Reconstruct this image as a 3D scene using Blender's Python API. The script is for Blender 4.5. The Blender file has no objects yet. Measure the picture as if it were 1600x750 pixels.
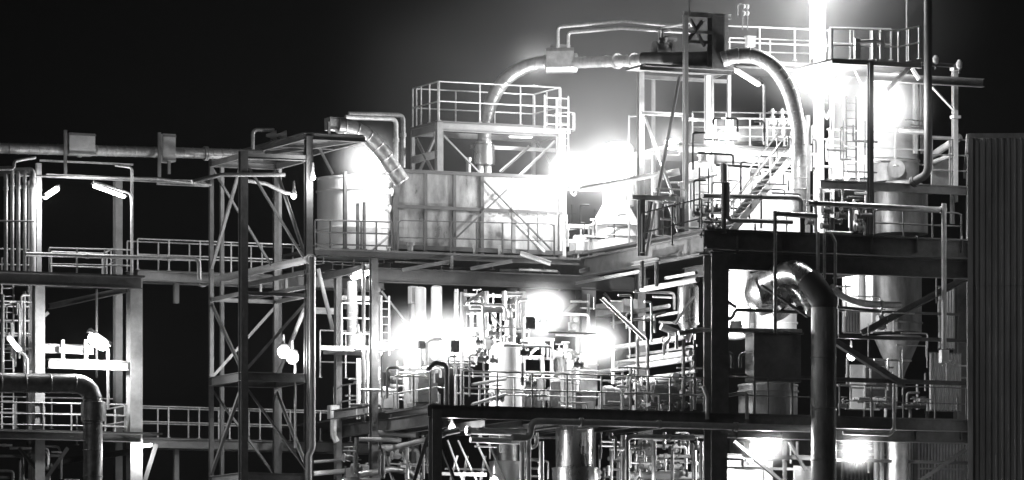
import bpy, bmesh, math, random
from mathutils import Vector, Matrix
random.seed(7)
R_ = math.radians
scene = bpy.context.scene
COL = scene.collection

# ---------------------------------------------------------------- camera
TH = R_(24.0)            # the plant's front runs 24 degrees off the picture plane
FPX, DIST, HOR, EYE = 9000.0, 200.0, 1200.0, 1.7
FW = Vector((math.sin(TH), math.cos(TH), 0.0))
RT = Vector((math.cos(TH), -math.sin(TH), 0.0))
CAM = Vector((-DIST * FW.x, -DIST * FW.y, EYE))
cam_d = bpy.data.cameras.new('camera')
cam = bpy.data.objects.new('camera', cam_d)
COL.objects.link(cam)
cam.location = CAM
cam.rotation_euler = (R_(90), 0, -TH)
cam_d.sensor_width = 36.0
cam_d.lens = 36.0 * FPX / 1600.0
cam_d.shift_x = 0.0
cam_d.shift_y = (HOR - 375.0) / 1600.0
cam_d.clip_start = 1.0
cam_d.clip_end = 3000.0
scene.camera = cam
scene.render.resolution_x, scene.render.resolution_y = 1024, 480

# ---------------------------------------------------------------- world: night sky, black and white like the photograph
world = bpy.data.worlds.new('World')
scene.world = world
world.use_nodes = True
wn = world.node_tree
for n in list(wn.nodes):
    wn.nodes.remove(n)
w_out = wn.nodes.new('ShaderNodeOutputWorld')
w_bg = wn.nodes.new('ShaderNodeBackground')
w_bw = wn.nodes.new('ShaderNodeRGBToBW')
w_sky = wn.nodes.new('ShaderNodeTexSky')
w_sky.sky_type = 'NISHITA'
w_sky.sun_disc = False
w_sky.sun_elevation = R_(22)
w_sky.sun_rotation = R_(204)
w_bg.inputs['Strength'].default_value = SKY_STRENGTH = 0.00004
wn.links.new(w_sky.outputs[0], w_bw.inputs[0])
wn.links.new(w_bw.outputs[0], w_bg.inputs['Color'])
wn.links.new(w_bg.outputs[0], w_out.inputs['Surface'])

# added faint front fill, standing in for site lamps behind the viewer
moon_d = bpy.data.lights.new('moon', 'SUN')
moon_d.energy = 0.15
moon_d.angle = R_(0.5)
moon_d.color = (1, 1, 1)
moon = bpy.data.objects.new('moon', moon_d)
COL.objects.link(moon)
md = Vector((0.80, 0.42, -0.38)).normalized()   # direction the light travels
moon.rotation_euler = md.to_track_quat('-Z', 'Y').to_euler()
moon.location = (0, -60, 60)

vs = scene.view_settings
vs.view_transform = 'Standard'
vs.look = 'None'
vs.exposure = 0.0
vs.gamma = 1.0
vs.use_curve_mapping = False
cy = scene.cycles
cy.use_denoising = True
cy.max_bounces = 6
cy.diffuse_bounces = 2
cy.glossy_bounces = 3
cy.transmission_bounces = 4
cy.volume_bounces = 0
cy.transparent_max_bounces = 8
cy.sample_clamp_indirect = 4.0
cy.caustics_reflective = False
cy.caustics_refractive = False
LP = 0.8                 # all lamps

# ---------------------------------------------------------------- materials (procedural, all neutral grey)
def mat(name, base, rough=0.5, metal=0.0, var=0.25, scale=3.0, bump=0.0, bscale=12.0, streak=0.0, spec=0.5):
    m = bpy.data.materials.new(name)
    m.use_nodes = True
    nt = m.node_tree
    b = nt.nodes['Principled BSDF']
    b.inputs['Roughness'].default_value = rough
    b.inputs['Metallic'].default_value = metal
    b.inputs['Specular IOR Level'].default_value = spec
    geo = nt.nodes.new('ShaderNodeNewGeometry')
    no = nt.nodes.new('ShaderNodeTexNoise')
    no.inputs['Scale'].default_value = scale
    no.inputs['Detail'].default_value = 6.0
    no.inputs['Roughness'].default_value = 0.65
    if streak:
        mp = nt.nodes.new('ShaderNodeMapping')
        mp.inputs['Scale'].default_value = (1, 1, streak)
        nt.links.new(geo.outputs['Position'], mp.inputs[0])
        nt.links.new(mp.outputs[0], no.inputs['Vector'])
    else:
        nt.links.new(geo.outputs['Position'], no.inputs['Vector'])
    cr = nt.nodes.new('ShaderNodeValToRGB')
    cr.color_ramp.elements[0].position = 0.3
    cr.color_ramp.elements[1].position = 0.72
    lo, hi = base * (1 - var), min(0.9, base * (1 + var))
    cr.color_ramp.elements[0].color = (lo, lo, lo, 1)
    cr.color_ramp.elements[1].color = (hi, hi, hi, 1)
    nt.links.new(no.outputs['Fac'], cr.inputs[0])
    nt.links.new(cr.outputs[0], b.inputs['Base Color'])
    mr = nt.nodes.new('ShaderNodeMapRange')
    mr.inputs['To Min'].default_value = max(0.05, rough - 0.12)
    mr.inputs['To Max'].default_value = min(1.0, rough + 0.15)
    nt.links.new(no.outputs['Fac'], mr.inputs['Value'])
    nt.links.new(mr.outputs[0], b.inputs['Roughness'])
    if bump:
        n2 = nt.nodes.new('ShaderNodeTexNoise')
        n2.inputs['Scale'].default_value = bscale
        n2.inputs['Detail'].default_value = 3.0
        nt.links.new(geo.outputs['Position'], n2.inputs['Vector'])
        bp = nt.nodes.new('ShaderNodeBump')
        bp.inputs['Strength'].default_value = bump
        bp.inputs['Distance'].default_value = 0.05
        nt.links.new(n2.outputs['Fac'], bp.inputs['Height'])
        nt.links.new(bp.outputs[0], b.inputs['Normal'])
    return m

def emit(name, s):
    m = bpy.data.materials.new(name)
    m.use_nodes = True
    nt = m.node_tree
    b = nt.nodes['Principled BSDF']
    b.inputs['Base Color'].default_value = (0.8, 0.8, 0.8, 1)
    b.inputs['Emission Color'].default_value = (1, 1, 1, 1)
    b.inputs['Emission Strength'].default_value = s
    return m

M = dict(
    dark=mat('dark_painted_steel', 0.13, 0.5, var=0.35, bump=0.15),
    grey=mat('grey_painted_steel', 0.20, 0.45, var=0.3, bump=0.15, scale=2.0),
    light=mat('light_painted_steel', 0.52, 0.45, var=0.22, bump=0.1, scale=2.5),
    galv=mat('galvanised_steel', 0.50, 0.42, metal=0.35, var=0.3, scale=9.0, bump=0.1),
    alu=mat('aluminium_cladding', 0.55, 0.26, metal=0.97, var=0.15, scale=2.5, bump=0.12, bscale=4.0, streak=0.3),
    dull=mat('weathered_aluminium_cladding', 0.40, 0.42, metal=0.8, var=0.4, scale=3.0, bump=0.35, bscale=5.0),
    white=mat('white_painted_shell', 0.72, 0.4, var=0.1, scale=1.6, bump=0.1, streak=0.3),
    sheet=mat('satin_panel_sheet', 0.36, 0.3, metal=0.5, var=0.65, scale=1.5, bump=0.5, bscale=1.6, streak=0.35),
    grate=mat('steel_grating', 0.07, 0.6, var=0.3, bump=0.5, bscale=40.0),
    clad=mat('dark_wall_cladding', 0.42, 0.5, var=0.4, scale=1.6, streak=0.12, bump=0.25, bscale=2.0),
    flue=mat('sooty_duct_cladding', 0.2, 0.45, metal=0.4, var=0.5, scale=2.2, bump=0.4, bscale=4.0, streak=0.3),  # dull dark cladding with streaky tone
    soot=mat('soot_painted_steel', 0.05, 0.55, var=0.4, bump=0.15),  # shade put into the colour, so lamplit members stay in silhouette
    black=mat('black_rubber', 0.03, 0.6),
    gravel=mat('gravel_ground', 0.12, 0.9, var=0.4, scale=2.0, bump=0.8, bscale=20.0),
    concrete=mat('concrete', 0.32, 0.85, var=0.3, scale=1.5, bump=0.4),
    lamp=emit('lit_lamp_glass', 14.0),
    dim=emit('dim_lamp_glass', 1.2),
)

# ---------------------------------------------------------------- from photograph pixels to points in the plant
def ray(x, y):
    return RT * ((x - 800.0) / FPX) + FW + Vector((0, 0, (HOR - y) / FPX))
def A(x, y, v):
    d = ray(x, y)
    return CAM + d * ((v - CAM.y) / d.y)
def B(x, y, u):
    d = ray(x, y)
    return CAM + d * ((u - CAM.x) / d.x)
def depth(p):
    return (p.x - CAM.x) * FW.x + (p.y - CAM.y) * FW.y
def zat(p, y):
    return EYE + (HOR - y) / FPX * depth(p)
def atz(p, z):
    return Vector((p.x, p.y, z))
def aty(p, y):
    return Vector((p.x, p.y, zat(p, y)))
def H2(x0, x1, y, v):                       # level run along the front
    z = A((x0 + x1) / 2, y, v).z
    return atz(A(x0, y, v), z), atz(A(x1, y, v), z)
def S2(x0, y0, v0, x1):                     # level run into the depth
    p = A(x0, y0, v0)
    q = B(x1, y0, p.x)
    return p, atz(q, p.z)
PX = 1.0 / 45.0
V = Vector
UP = V((0, 0, 1))

# ---------------------------------------------------------------- mesh helpers
class MB:
    def __init__(s):
        s.v, s.f = [], []
    def add(s, vs_, fs_):
        o = len(s.v)
        s.v += [V(p) for p in vs_]
        s.f += [tuple(i + o for i in f) for f in fs_]
        return s
    def prism(s, prof, a, b, up=UP):        # profile (side, up) extruded from a to b
        a, b = V(a), V(b)
        d = (b - a).normalized()
        up = V(up)
        if abs(d.dot(up)) > 0.98:
            up = V((0, -1, 0))
        sd = d.cross(up).normalized()
        u2 = sd.cross(d).normalized()
        n = len(prof)
        vs_ = [a + sd * p[0] + u2 * p[1] for p in prof] + [b + sd * p[0] + u2 * p[1] for p in prof]
        fs_ = [(i, (i + 1) % n, n + (i + 1) % n, n + i) for i in range(n)]
        fs_ += [tuple(range(n - 1, -1, -1)), tuple(range(n, 2 * n))]
        return s.add(vs_, fs_)
    def bar(s, a, b, w, h, up=UP):
        return s.prism([(-w / 2, -h / 2), (w / 2, -h / 2), (w / 2, h / 2), (-w / 2, h / 2)], a, b, up)
    def ibeam(s, a, b, w, h, up=UP):
        t, k = max(0.02, h * 0.08), max(0.012, w * 0.06)
        W, Hh = w / 2, h / 2
        pr = [(-W, -Hh), (W, -Hh), (W, -Hh + t), (k, -Hh + t), (k, Hh - t), (W, Hh - t), (W, Hh), (-W, Hh), (-W, Hh - t), (-k, Hh - t), (-k, -Hh + t), (-W, -Hh + t)]
        return s.prism(pr, a, b, up)
    def angle(s, a, b, w, up=UP):
        t = max(0.012, w * 0.14)
        return s.prism([(-w / 2, -w / 2), (w / 2, -w / 2), (w / 2, -w / 2 + t), (-w / 2 + t, -w / 2 + t), (-w / 2 + t, w / 2), (-w / 2, w / 2)], a, b, up)
    def channel(s, a, b, w, h, up=UP):
        t = max(0.014, h * 0.08)
        return s.prism([(-w / 2, -h / 2), (w / 2, -h / 2), (w / 2, -h / 2 + t), (-w / 2 + t, -h / 2 + t), (-w / 2 + t, h / 2 - t), (w / 2, h / 2 - t), (w / 2, h / 2), (-w / 2, h / 2)], a, b, up)
    def box(s, c, sx, sy, sz):
        c = V(c)
        return s.bar(c - V((sx / 2, 0, 0)), c + V((sx / 2, 0, 0)), sy, sz)
    def tube(s, pts, r, seg=10, r1=None):
        pts = [V(p) for p in pts]
        n = len(pts)
        rs = [r + ((r1 if r1 is not None else r) - r) * i / max(1, n - 1) for i in range(n)]
        tang = []
        for i in range(n):
            a, b = pts[max(0, i - 1)], pts[min(n - 1, i + 1)]
            tang.append((b - a).normalized())
        nr = tang[0].cross(UP)
        if nr.length < 1e-3:
            nr = V((1, 0, 0))
        nr.normalize()
        vs_, fs_ = [], []
        for i in range(n):
            nr = (nr - tang[i] * nr.dot(tang[i])).normalized()
            bn = tang[i].cross(nr)
            for k in range(seg):
                a = 2 * math.pi * k / seg
                vs_.append(pts[i] + (nr * math.cos(a) + bn * math.sin(a)) * rs[i])
        for i in range(n - 1):
            for k in range(seg):
                k2 = (k + 1) % seg
                fs_.append((i * seg + k, i * seg + k2, (i + 1) * seg + k2, (i + 1) * seg + k))
        fs_.append(tuple(range(seg - 1, -1, -1)))
        fs_.append(tuple((n - 1) * seg + k for k in range(seg)))
        return s.add(vs_, fs_)
    def lathe(s, c, prof, seg=28, ax=UP):   # profile (radius, height along axis)
        c, ax = V(c), V(ax).normalized()
        e1 = ax.cross(V((0, 1, 0)))
        if e1.length < 1e-3:
            e1 = ax.cross(V((1, 0, 0)))
        e1.normalize()
        e2 = ax.cross(e1)
        n = len(prof)
        vs_, fs_ = [], []
        for r, h in prof:
            for k in range(seg):
                a = 2 * math.pi * k / seg
                vs_.append(c + ax * h + (e1 * math.cos(a) + e2 * math.sin(a)) * max(r, 1e-4))
        for i in range(n - 1):
            for k in range(seg):
                k2 = (k + 1) % seg
                fs_.append((i * seg + k, i * seg + k2, (i + 1) * seg + k2, (i + 1) * seg + k))
        fs_.append(tuple(range(seg - 1, -1, -1)))
        fs_.append(tuple((n - 1) * seg + k for k in range(seg)))
        return s.add(vs_, fs_)
    def build(s, name, m, parent=None, smooth=True):
        me = bpy.data.meshes.new(name)
        off = wloc(parent) if parent else V((0, 0, 0))
        base = V((0, 0, 0))
        if parent is None:                  # origin at the thing's base
            xs = [p.x for p in s.v]; ys = [p.y for p in s.v]
            base = V(((min(xs) + max(xs)) / 2, (min(ys) + max(ys)) / 2, min(p.z for p in s.v)))
        me.from_pydata([tuple(p - off - base) for p in s.v], [], s.f)
        bm = bmesh.new(); bm.from_mesh(me)
        bmesh.ops.recalc_face_normals(bm, faces=bm.faces[:])
        bm.to_mesh(me); bm.free()
        if smooth:
            me.polygons.foreach_set('use_smooth', [True] * len(me.polygons))
            me.set_sharp_from_angle(angle=0.62)
        me.materials.append(M[m])
        o = bpy.data.objects.new(name, me)
        COL.objects.link(o)
        o.location = base
        o['_w'] = tuple(base + off)
        if parent:
            o.parent = parent
        return o

def wloc(o):
    return V(o['_w'])
def tag(o, label, cat, group=None):
    o['label'] = label
    o['category'] = cat
    o['kind'] = 'thing'
    if group:
        o['group'] = group
    return o
def thing(name, label, cat, loc, group=None):
    o = bpy.data.objects.new(name, None)
    COL.objects.link(o)
    o.empty_display_size = 0.2
    o.location = V(loc)
    o['_w'] = tuple(loc)
    return tag(o, label, cat, group)
def struct(o):
    o['kind'] = 'structure'
    return o

def fillet(pts, rad):
    out = [pts[0]]
    for i in range(1, len(pts) - 1):
        p, a, b = pts[i], pts[i - 1], pts[i + 1]
        d0, d1 = (a - p), (b - p)
        l0, l1 = d0.length, d1.length
        d0.normalize(); d1.normalize()
        ang = d0.angle(d1)
        if ang > 3.0:
            out.append(p); continue
        t = min(rad / math.tan(ang / 2), l0 * 0.48, l1 * 0.48)
        q0, q1 = p + d0 * t, p + d1 * t
        for k in range(6):
            s = k / 5
            out.append(q0 * (1 - s) ** 2 + p * 2 * s * (1 - s) + q1 * s * s)
    out.append(pts[-1])
    return out
def spline(pts, n=8):
    out = []
    for i in range(len(pts) - 1):
        p0, p1, p2, p3 = pts[max(0, i - 1)], pts[i], pts[i + 1], pts[min(len(pts) - 1, i + 2)]
        for k in range(n):
            t = k / n
            out.append(0.5 * ((2 * p1) + (p2 - p0) * t + (2 * p0 - 5 * p1 + 4 * p2 - p3) * t * t + (3 * p1 - p0 - 3 * p2 + p3) * t ** 3))
    out.append(pts[-1])
    return out
def along(pts, s):
    for i in range(len(pts) - 1):
        l = (pts[i + 1] - pts[i]).length
        if s <= l or i == len(pts) - 2:
            d = (pts[i + 1] - pts[i]).normalized()
            return pts[i] + d * s, d
        s -= l

def pipe(label, pts, rpx, m='galv', name='pipe', bands=0, flanges=(), smooth=False, bend=2.2, group=None, cat='pipe', seg=12):
    """one run of pipe; pts are 3D points or (pixel x, pixel y, depth)"""
    P = [V(p) if isinstance(p, V) else A(*p) for p in pts]
    r = rpx * PX
    path = spline(P) if smooth else fillet(P, r * bend + 0.03)
    o = MB().tube(path, r, seg).build(name, m)
    tag(o, label, cat, group)
    L = sum((path[i + 1] - path[i]).length for i in range(len(path) - 1))
    if bands:
        k = bands * 0.5
        while k < L:
            p, d = along(path, k)
            MB().lathe(p - d * 0.02, [(r * 1.04, 0), (r * 1.06 + 0.004, 0.012), (r * 1.04, 0.04)], seg, d).build('cladding_band', m, o)
            k += bands
    for fpos in flanges:
        p, d = along(path, fpos * L)
        MB().lathe(p - d * 0.06, [(r * 1.35, 0), (r * 1.35, 0.05), (r * 1.05, 0.05), (r * 1.05, 0.07), (r * 1.35, 0.07), (r * 1.35, 0.12)], seg + 4, d).build('flange', m, o)
    return o

def guardrail(label, pts, h=1.1, step=1.5, m='galv', mids=1, r=0.028, closed_end=False, toe=False, group=None, cat='guardrail', posts=None):
    """pts: foot points along the deck edge"""
    P = [V(p) if isinstance(p, V) else A(*p) for p in pts]
    t = thing('guardrail', label, cat, P[0], group)
    for k in range(mids + 1):
        z = h * (mids + 1 - k) / (mids + 1)
        if closed_end and k == 0:
            z2 = h / (mids + 1)
            Q = [P[0] + UP * z2] + [p + UP * z for p in P] + [P[-1] + UP * z2]
            MB().tube(fillet(Q, 0.2), r, 8).build('top_rail', m, t)
        else:
            MB().tube(fillet([p + UP * z for p in P], 0.12) if len(P) > 2 else [p + UP * z for p in P], r, 8).build('top_rail' if k == 0 else 'mid_rail', m, t)
    for i in range(len(P) - 1):
        l = (P[i + 1] - P[i]).length
        n = max(1, round(l / step))
        ts = posts if posts and len(P) == 2 else [k / n for k in range(n + (1 if i == len(P) - 2 else 0))]
        for s in ts:
            p = P[i].lerp(P[i + 1], s)
            po = MB().bar(p, p + UP * (h - 0.02), 0.05, 0.05).build('post', m, t)
            MB().box(p + UP * 0.012, 0.13, 0.13, 0.02).build('base_plate', m, po, False)
        if toe:
            MB().bar(P[i] + UP * 0.09, P[i + 1] + UP * 0.09, 0.012, 0.15).build('toe_board', m, t)
    return t

class Frame:
    """a welded steel frame: columns, beams and braces are its parts"""
    def __init__(s, name, label, loc, m='grey', cat='steel frame', group=None):
        s.t = thing(name, label, cat, loc, group)
        s.m = m
    def col(s, x, y0, y1, v, w, m=None, d=None):
        p = A(x, y0, v)
        q = aty(p, y1) if y1 is not None else atz(p, 0.0)
        MB().ibeam(p, q, w * PX, (d or w) * PX).build('column', m or s.m, s.t, False)
        return p
    def hb(s, x0, x1, y, v, h, m=None, w=None, name='beam'):
        a, b = H2(x0, x1, y, v)
        MB().ibeam(a, b, (w or h * 0.7) * PX, h * PX).build(name, m or s.m, s.t, False)
    def sb(s, x0, y0, v0, x1, h, m=None, w=None, name='beam'):
        a, b = S2(x0, y0, v0, x1)
        MB().ibeam(a, b, (w or h * 0.7) * PX, h * PX).build(name, m or s.m, s.t, False)
    def br(s, a, b, w=4.5, m=None, name='brace', up=UP):
        a = a if isinstance(a, V) else A(*a)
        b = b if isinstance(b, V) else A(*b)
        MB().angle(a, b, w * PX, up).build(name, m or s.m, s.t, False)
    def ib(s, a, b, w, h, m=None, name='beam'):
        a = a if isinstance(a, V) else A(*a)
        b = b if isinstance(b, V) else A(*b)
        MB().ibeam(a, b, w * PX, h * PX).build(name, m or s.m, s.t, False)
    def plate(s, c0, c1, z, th=0.06, m='grate', name='deck_plate'):
        """flat deck between two plan corners (x,y),(x,y) with its top at z"""
        (xa, ya), (xb, yb) = c0, c1
        MB().box(((xa + xb) / 2, (ya + yb) / 2, z - th / 2), abs(xb - xa), abs(yb - ya), th).build(name, m, s.t, False)

# ---------------------------------------------------------------- lamps
def light(p, power, parent, rad=0.12):
    d = bpy.data.lights.new('lamp_light', 'POINT')
    d.energy = power * LP
    d.shadow_soft_size = rad
    d.color = (1, 1, 1)
    o = bpy.data.objects.new('lamp_light', d)
    COL.objects.link(o)
    o.parent = parent
    o.location = V(p) - wloc(parent)
    return o
def tube_lamp(label, a, b, power, stem=None, w=5.0, m='lamp', cat='tube lamp'):
    a, b = A(*a), A(*b)
    t = thing('tube_lamp', label, cat, a)
    d = (b - a).normalized()
    hw = w * PX
    ho = MB().prism([(-hw * 0.36, hw * 0.1), (-hw * 0.25, hw * 0.38), (hw * 0.25, hw * 0.38), (hw * 0.36, hw * 0.1)], a - d * 0.04, b + d * 0.04).build('housing', 'galv', t, False)
    for e, sg in ((a, -1), (b, 1)):
        MB().prism([(-hw * 0.38, hw * 0.06), (-hw * 0.27, hw * 0.42), (hw * 0.27, hw * 0.42), (hw * 0.38, hw * 0.06)], e + d * sg * 0.02, e + d * sg * 0.06).build('end_cap', 'grey', ho, False)
    L_ = (b - a).length
    k_ = min(hw * 0.5, L_ * 0.3)
    prof = [(hw * 0.02, 0)] + [(hw * 0.5 * math.sin(q_ * math.pi / 10), k_ * (1 - math.cos(q_ * math.pi / 10))) for q_ in range(1, 6)]
    prof += [(r_, L_ - h_) for r_, h_ in prof[::-1]]
    MB().lathe(a - UP * hw * 0.12, prof, 16, d).build('lens', m, t)
    if stem:
        st = fillet([A(*p) for p in stem], 0.3)
        MB().tube(st, 2.4 * PX, 8).build('stem', 'galv', t)
    if power:
        dn = (CAM - a).normalized() * 0.12 - UP * (hw * 0.6 + 0.1)
        n = 2 if (b - a).length > 0.8 else 1
        for k in range(n):
            light(a.lerp(b, (k + 0.5) / n) + dn, power / n, t, 0.1)
    return t
def flood_lamp(label, at, aim, power, size=0.5, cat='floodlight', arm=True, rad=0.16):
    p = A(*at)
    q = A(*aim)
    d = (q - p).normalized()
    t = thing('floodlight', label, cat, p)
    s = size / 2
    rect = lambda k: [(-s * k, -s * 0.75 * k), (s * k, -s * 0.75 * k), (s * k, s * 0.75 * k), (-s * k, s * 0.75 * k)]
    hb = MB()
    hb.prism(rect(1.0), p - d * 0.07, p)
    hb.prism(rect(0.6), p - d * 0.2, p - d * 0.07)
    hb.build('housing', 'grey', t, False)
    MB().prism(rect(0.9), p, p + d * 0.02).build('glass', 'lamp', t, False)
    if arm:
        sd = d.cross(UP).normalized()
        bk = p - d * 0.1
        b2 = MB()
        b2.bar(bk + sd * s * 1.06, bk + sd * s * 1.06 - UP * (s + 0.12), 0.03, 0.05)
        b2.bar(bk - sd * s * 1.06, bk - sd * s * 1.06 - UP * (s + 0.12), 0.03, 0.05)
        b2.bar(bk + sd * s * 1.1 - UP * (s + 0.12), bk - sd * s * 1.1 - UP * (s + 0.12), 0.05, 0.03)
        b2.build('bracket', 'grey', t, False)
    light(p + d * (rad + 0.08), power, t, rad)
    return t
def globe_lamp(label, at, power, size=0.3, cat='bulkhead lamp', hang=0.3):
    p = A(*at)
    t = thing('bulkhead_lamp', label, cat, p)
    r = size / 2
    MB().lathe(p, [(0.02, -r * 1.1), (r * 0.5, -r * 1.02), (r * 0.9, -r * 0.5), (r, 0), (r * 0.9, r * 0.45), (r * 0.75, r * 0.6)], 16).build('glass', 'lamp', t)
    MB().lathe(p + UP * r * 0.6, [(r * 0.8, 0), (r * 0.95, 0.03), (r * 0.8, 0.1), (0.05, 0.16), (0.03, 0.16 + hang)], 16).build('cap', 'grey', t)
    for k in range(4):
        a = math.pi / 4 + k * math.pi / 2
        c, s_ = math.cos(a), math.sin(a)
        MB().tube([p + V((c * r * q[0], s_ * r * q[0], r * q[1])) for q in [(0.8, 0.7), (1.08, 0.3), (1.1, -0.1), (0.95, -0.7), (0.3, -1.2)]], 0.008, 5).build('guard_wire', 'galv', t)
    light(p + (CAM - p).normalized() * (r + 0.14) - UP * 0.05, power, t, 0.1)
    return t

# ---------------------------------------------------------------- vessels, valves, stairs
def vessel(label, x, y0, y1, rpx, v, m='alu', name='vessel', cat='vessel', top='dome', bot='dome', bands=(), nozzle=True, group=None, mh=None):
    """upright round vessel between picture heights y0 (top) and y1 (bottom)"""
    p = A(x, y1, v)
    q = aty(p, y0)
    r = rpx * PX
    h = q.z - p.z
    t = thing(name, label, cat, p, group)
    MB().lathe(p, [(r, 0), (r, h)], 36).build('shell', m, t)
    ends = {'dome': [(r, 0), (r * 0.95, r * 0.16), (r * 0.8, r * 0.3), (r * 0.5, r * 0.42), (0.02, r * 0.47)],
            'flat': [(r * 1.03, 0), (r * 1.03, 0.06), (r * 0.98, 0.07), (0.02, 0.1)],
            'cone': [(r, 0), (r * 0.25, r * 1.5), (r * 0.22, r * 1.8)]}
    th_ = t
    if top:
        th_ = MB().lathe(q, ends[top], 36).build('top_head', m, t)
    if bot:
        MB().lathe(p, ends[bot], 36, V((0, 0, -1))).build('bottom_head', m, t)
    for b in bands:
        c = aty(p, b)
        MB().lathe(c - UP * 0.03, [(r, 0), (r + 0.05, 0.005), (r + 0.05, 0.055), (r, 0.06)], 36).build('girth_band', m, t)
    if nozzle:
        n0 = q + UP * (r * 0.3 if top == 'dome' else 0.08)
        MB().lathe(n0, [(0.09, 0), (0.09, 0.25), (0.16, 0.25), (0.16, 0.31), (0.02, 0.32)], 14).build('nozzle', 'galv', th_)
    if mh:
        c = V((p.x, p.y, zat(p, mh)))
        d = (V((CAM.x, CAM.y, c.z)) - c).normalized()
        MB().lathe(c + d * (r - 0.05), [(0.26, 0), (0.26, 0.14), (0.33, 0.14), (0.33, 0.2), (0.02, 0.22)], 20, d).build('manhole', 'flue', t)
        mho = t.children[-1]
        MB().tube([c + d * (r + 0.17) + UP * 0.12 + RT * 0.1, c + d * (r + 0.24) + UP * 0.12, c + d * (r + 0.17) + UP * 0.12 - RT * 0.1], 0.015, 6).build('handle', 'galv', mho)
    return t
def valve(label, p, s=0.3, m='grey', group=None, ax=V((1, 0, 0))):
    p = p if isinstance(p, V) else A(*p)
    t = thing('valve', label, 'valve', p, group)
    MB().lathe(p - ax * s * 0.6, [(s * 0.45, 0), (s * 0.45, s * 0.12), (s * 0.22, s * 0.14), (s * 0.36, s * 0.45), (s * 0.36, s * 0.75), (s * 0.22, s * 1.06), (s * 0.45, s * 1.08), (s * 0.45, s * 1.2)], 14, ax).build('body', m, t)
    MB().lathe(p, [(s * 0.2, 0), (s * 0.2, s * 0.55), (s * 0.28, s * 0.55), (s * 0.28, s * 0.65), (s * 0.06, s * 0.68), (s * 0.05, s * 1.1)], 12).build('bonnet', m, t)
    ring = [p + UP * s * 1.1 + V((math.cos(k * math.pi / 6), math.sin(k * math.pi / 6), 0)) * s * 0.42 for k in range(13)]
    w = MB().tube(ring, s * 0.05, 6).build('handwheel', m, t)
    MB().bar(p + V((s * 0.42, 0, s * 1.1)), p + V((-s * 0.42, 0, s * 1.1)), s * 0.06, s * 0.06).build('spoke', m, w)
    MB().bar(p + V((0, s * 0.42, s * 1.1)), p + V((0, -s * 0.42, s * 1.1)), s * 0.05, s * 0.05).build('spoke', m, w)
    return t
def stair(label, a, b, width, m='galv', group=None):
    """a: foot, b: head (3D), width along +Y"""
    a, b = V(a), V(b)
    t = thing('stair', label, 'stair', a, group)
    wv = V((0, width, 0))
    for k in (0, 1):
        MB().channel(a + wv * k, b + wv * k, 0.07, 0.24).build('stringer', m, t, False)
    n = max(3, int(abs(b.z - a.z) / 0.2))
    for i in range(n):
        c = a.lerp(b, (i + 0.5) / n) + wv * 0.5
        MB().box(c, 0.26, width - 0.08, 0.035).build('tread', m, t, False)
    for k in (0, 1):
        for hh in (0.55, 1.05):
            MB().tube([a + wv * k + UP * hh, b + wv * k + UP * hh], 0.028, 8).build('handrail', m, t)
        for i in range(4):
            p = a.lerp(b, (i + 0.15) / 3.3) + wv * k
            MB().bar(p, p + UP * 1.04, 0.045, 0.045).build('post', m, t)
    return t
def ladder(label, p, z1, width=0.42, cage=False, m='galv', ax=V((1, 0, 0))):
    """p: foot 3D, z1: top height"""
    t = thing('ladder', label, 'ladder', p)
    for s_ in (-1, 1):
        q = p + ax * s_ * width / 2
        MB().bar(q, atz(q, z1), 0.06, 0.025).build('side_rail', m, t)
    z = p.z + 0.25
    while z < z1 - 0.1:
        MB().tube([atz(p - ax * width / 2, z), atz(p + ax * width / 2, z)], 0.016, 6).build('rung', m, t)
        z += 0.28
    if cage:
        nrm = V((ax.y, -ax.x, 0))
        z = p.z + 2.2
        zs = []
        while z < z1 - 0.05:
            hoop = [atz(p, z) + ax * math.cos(k * math.pi / 10) * 0.36 + nrm * (math.sin(k * math.pi / 10) * 0.68) for k in range(11)]
            MB().tube(hoop, 0.022, 6).build('cage_hoop', m, t)
            zs.append(z)
            z += 0.62
        for k in (2, 4, 6, 8):
            q = p + ax * math.cos(k * math.pi / 10) * 0.36 + nrm * (math.sin(k * math.pi / 10) * 0.68)
            MB().bar(atz(q, zs[0]), atz(q, zs[-1]), 0.04, 0.012).build('cage_strap', m, t)
    return t

# ---------------------------------------------------------------- ground
g = MB().box((60, 60, -0.25), 900, 900, 0.5).build('ground', 'gravel', None, False)
struct(g)

# ================================================================ LEFT: pipe rack with two decks
VL = 6.0
f = Frame('pipe_rack_frame', 'grey two-storey pipe rack frame standing at the dark picture edge', A(60, 750, VL))
f.col(60, 432, None, VL, 16, 'light')
f.col(210, 432, None, VL, 20, 'light')
f.col(-70, 432, None, VL, 16)
f.col(184, 283, None, VL + 3.2, 12)
f.col(47, 283, None, VL + 3.2, 10)
f.hb(-80, 220, 437, VL - 0.25, 19, 'grey')
f.hb(-80, 220, 681, VL - 0.25, 13, 'grey')
f.hb(76, 200, 570, VL, 15, 'light')
f.hb(46, 52, 573, VL, 9, 'light')
f.sb(200, 452, VL, 78, 9, 'grey')
f.sb(200, 706, VL, 95, 9, 'grey')
f.hb(72, 330, 280, VL + 1.2, 6, 'galv')
f.hb(245, 330, 288, VL + 1.1, 5, 'galv')
f.hb(62, 208, 254, VL + 1.6, 3, 'galv')
f.br((243, 694, VL), (225, 752, VL), 7)
f.br((75, 488, VL), (62, 500, VL), 5)
f.br((30, 700, VL), (75, 752, VL), 6)
f.br((105, 700, VL), (68, 752, VL), 6)
zL1, zL0 = A(130, 428, VL).z, A(130, 674, VL).z
xa, xb = A(-80, 430, VL).x, A(222, 430, VL).x
f.plate((xa, VL - 0.3), (xb, VL + 5.2), zL1)
f.plate((xa, VL - 0.3), (A(250, 680, VL).x, VL + 5.2), zL0)
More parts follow.
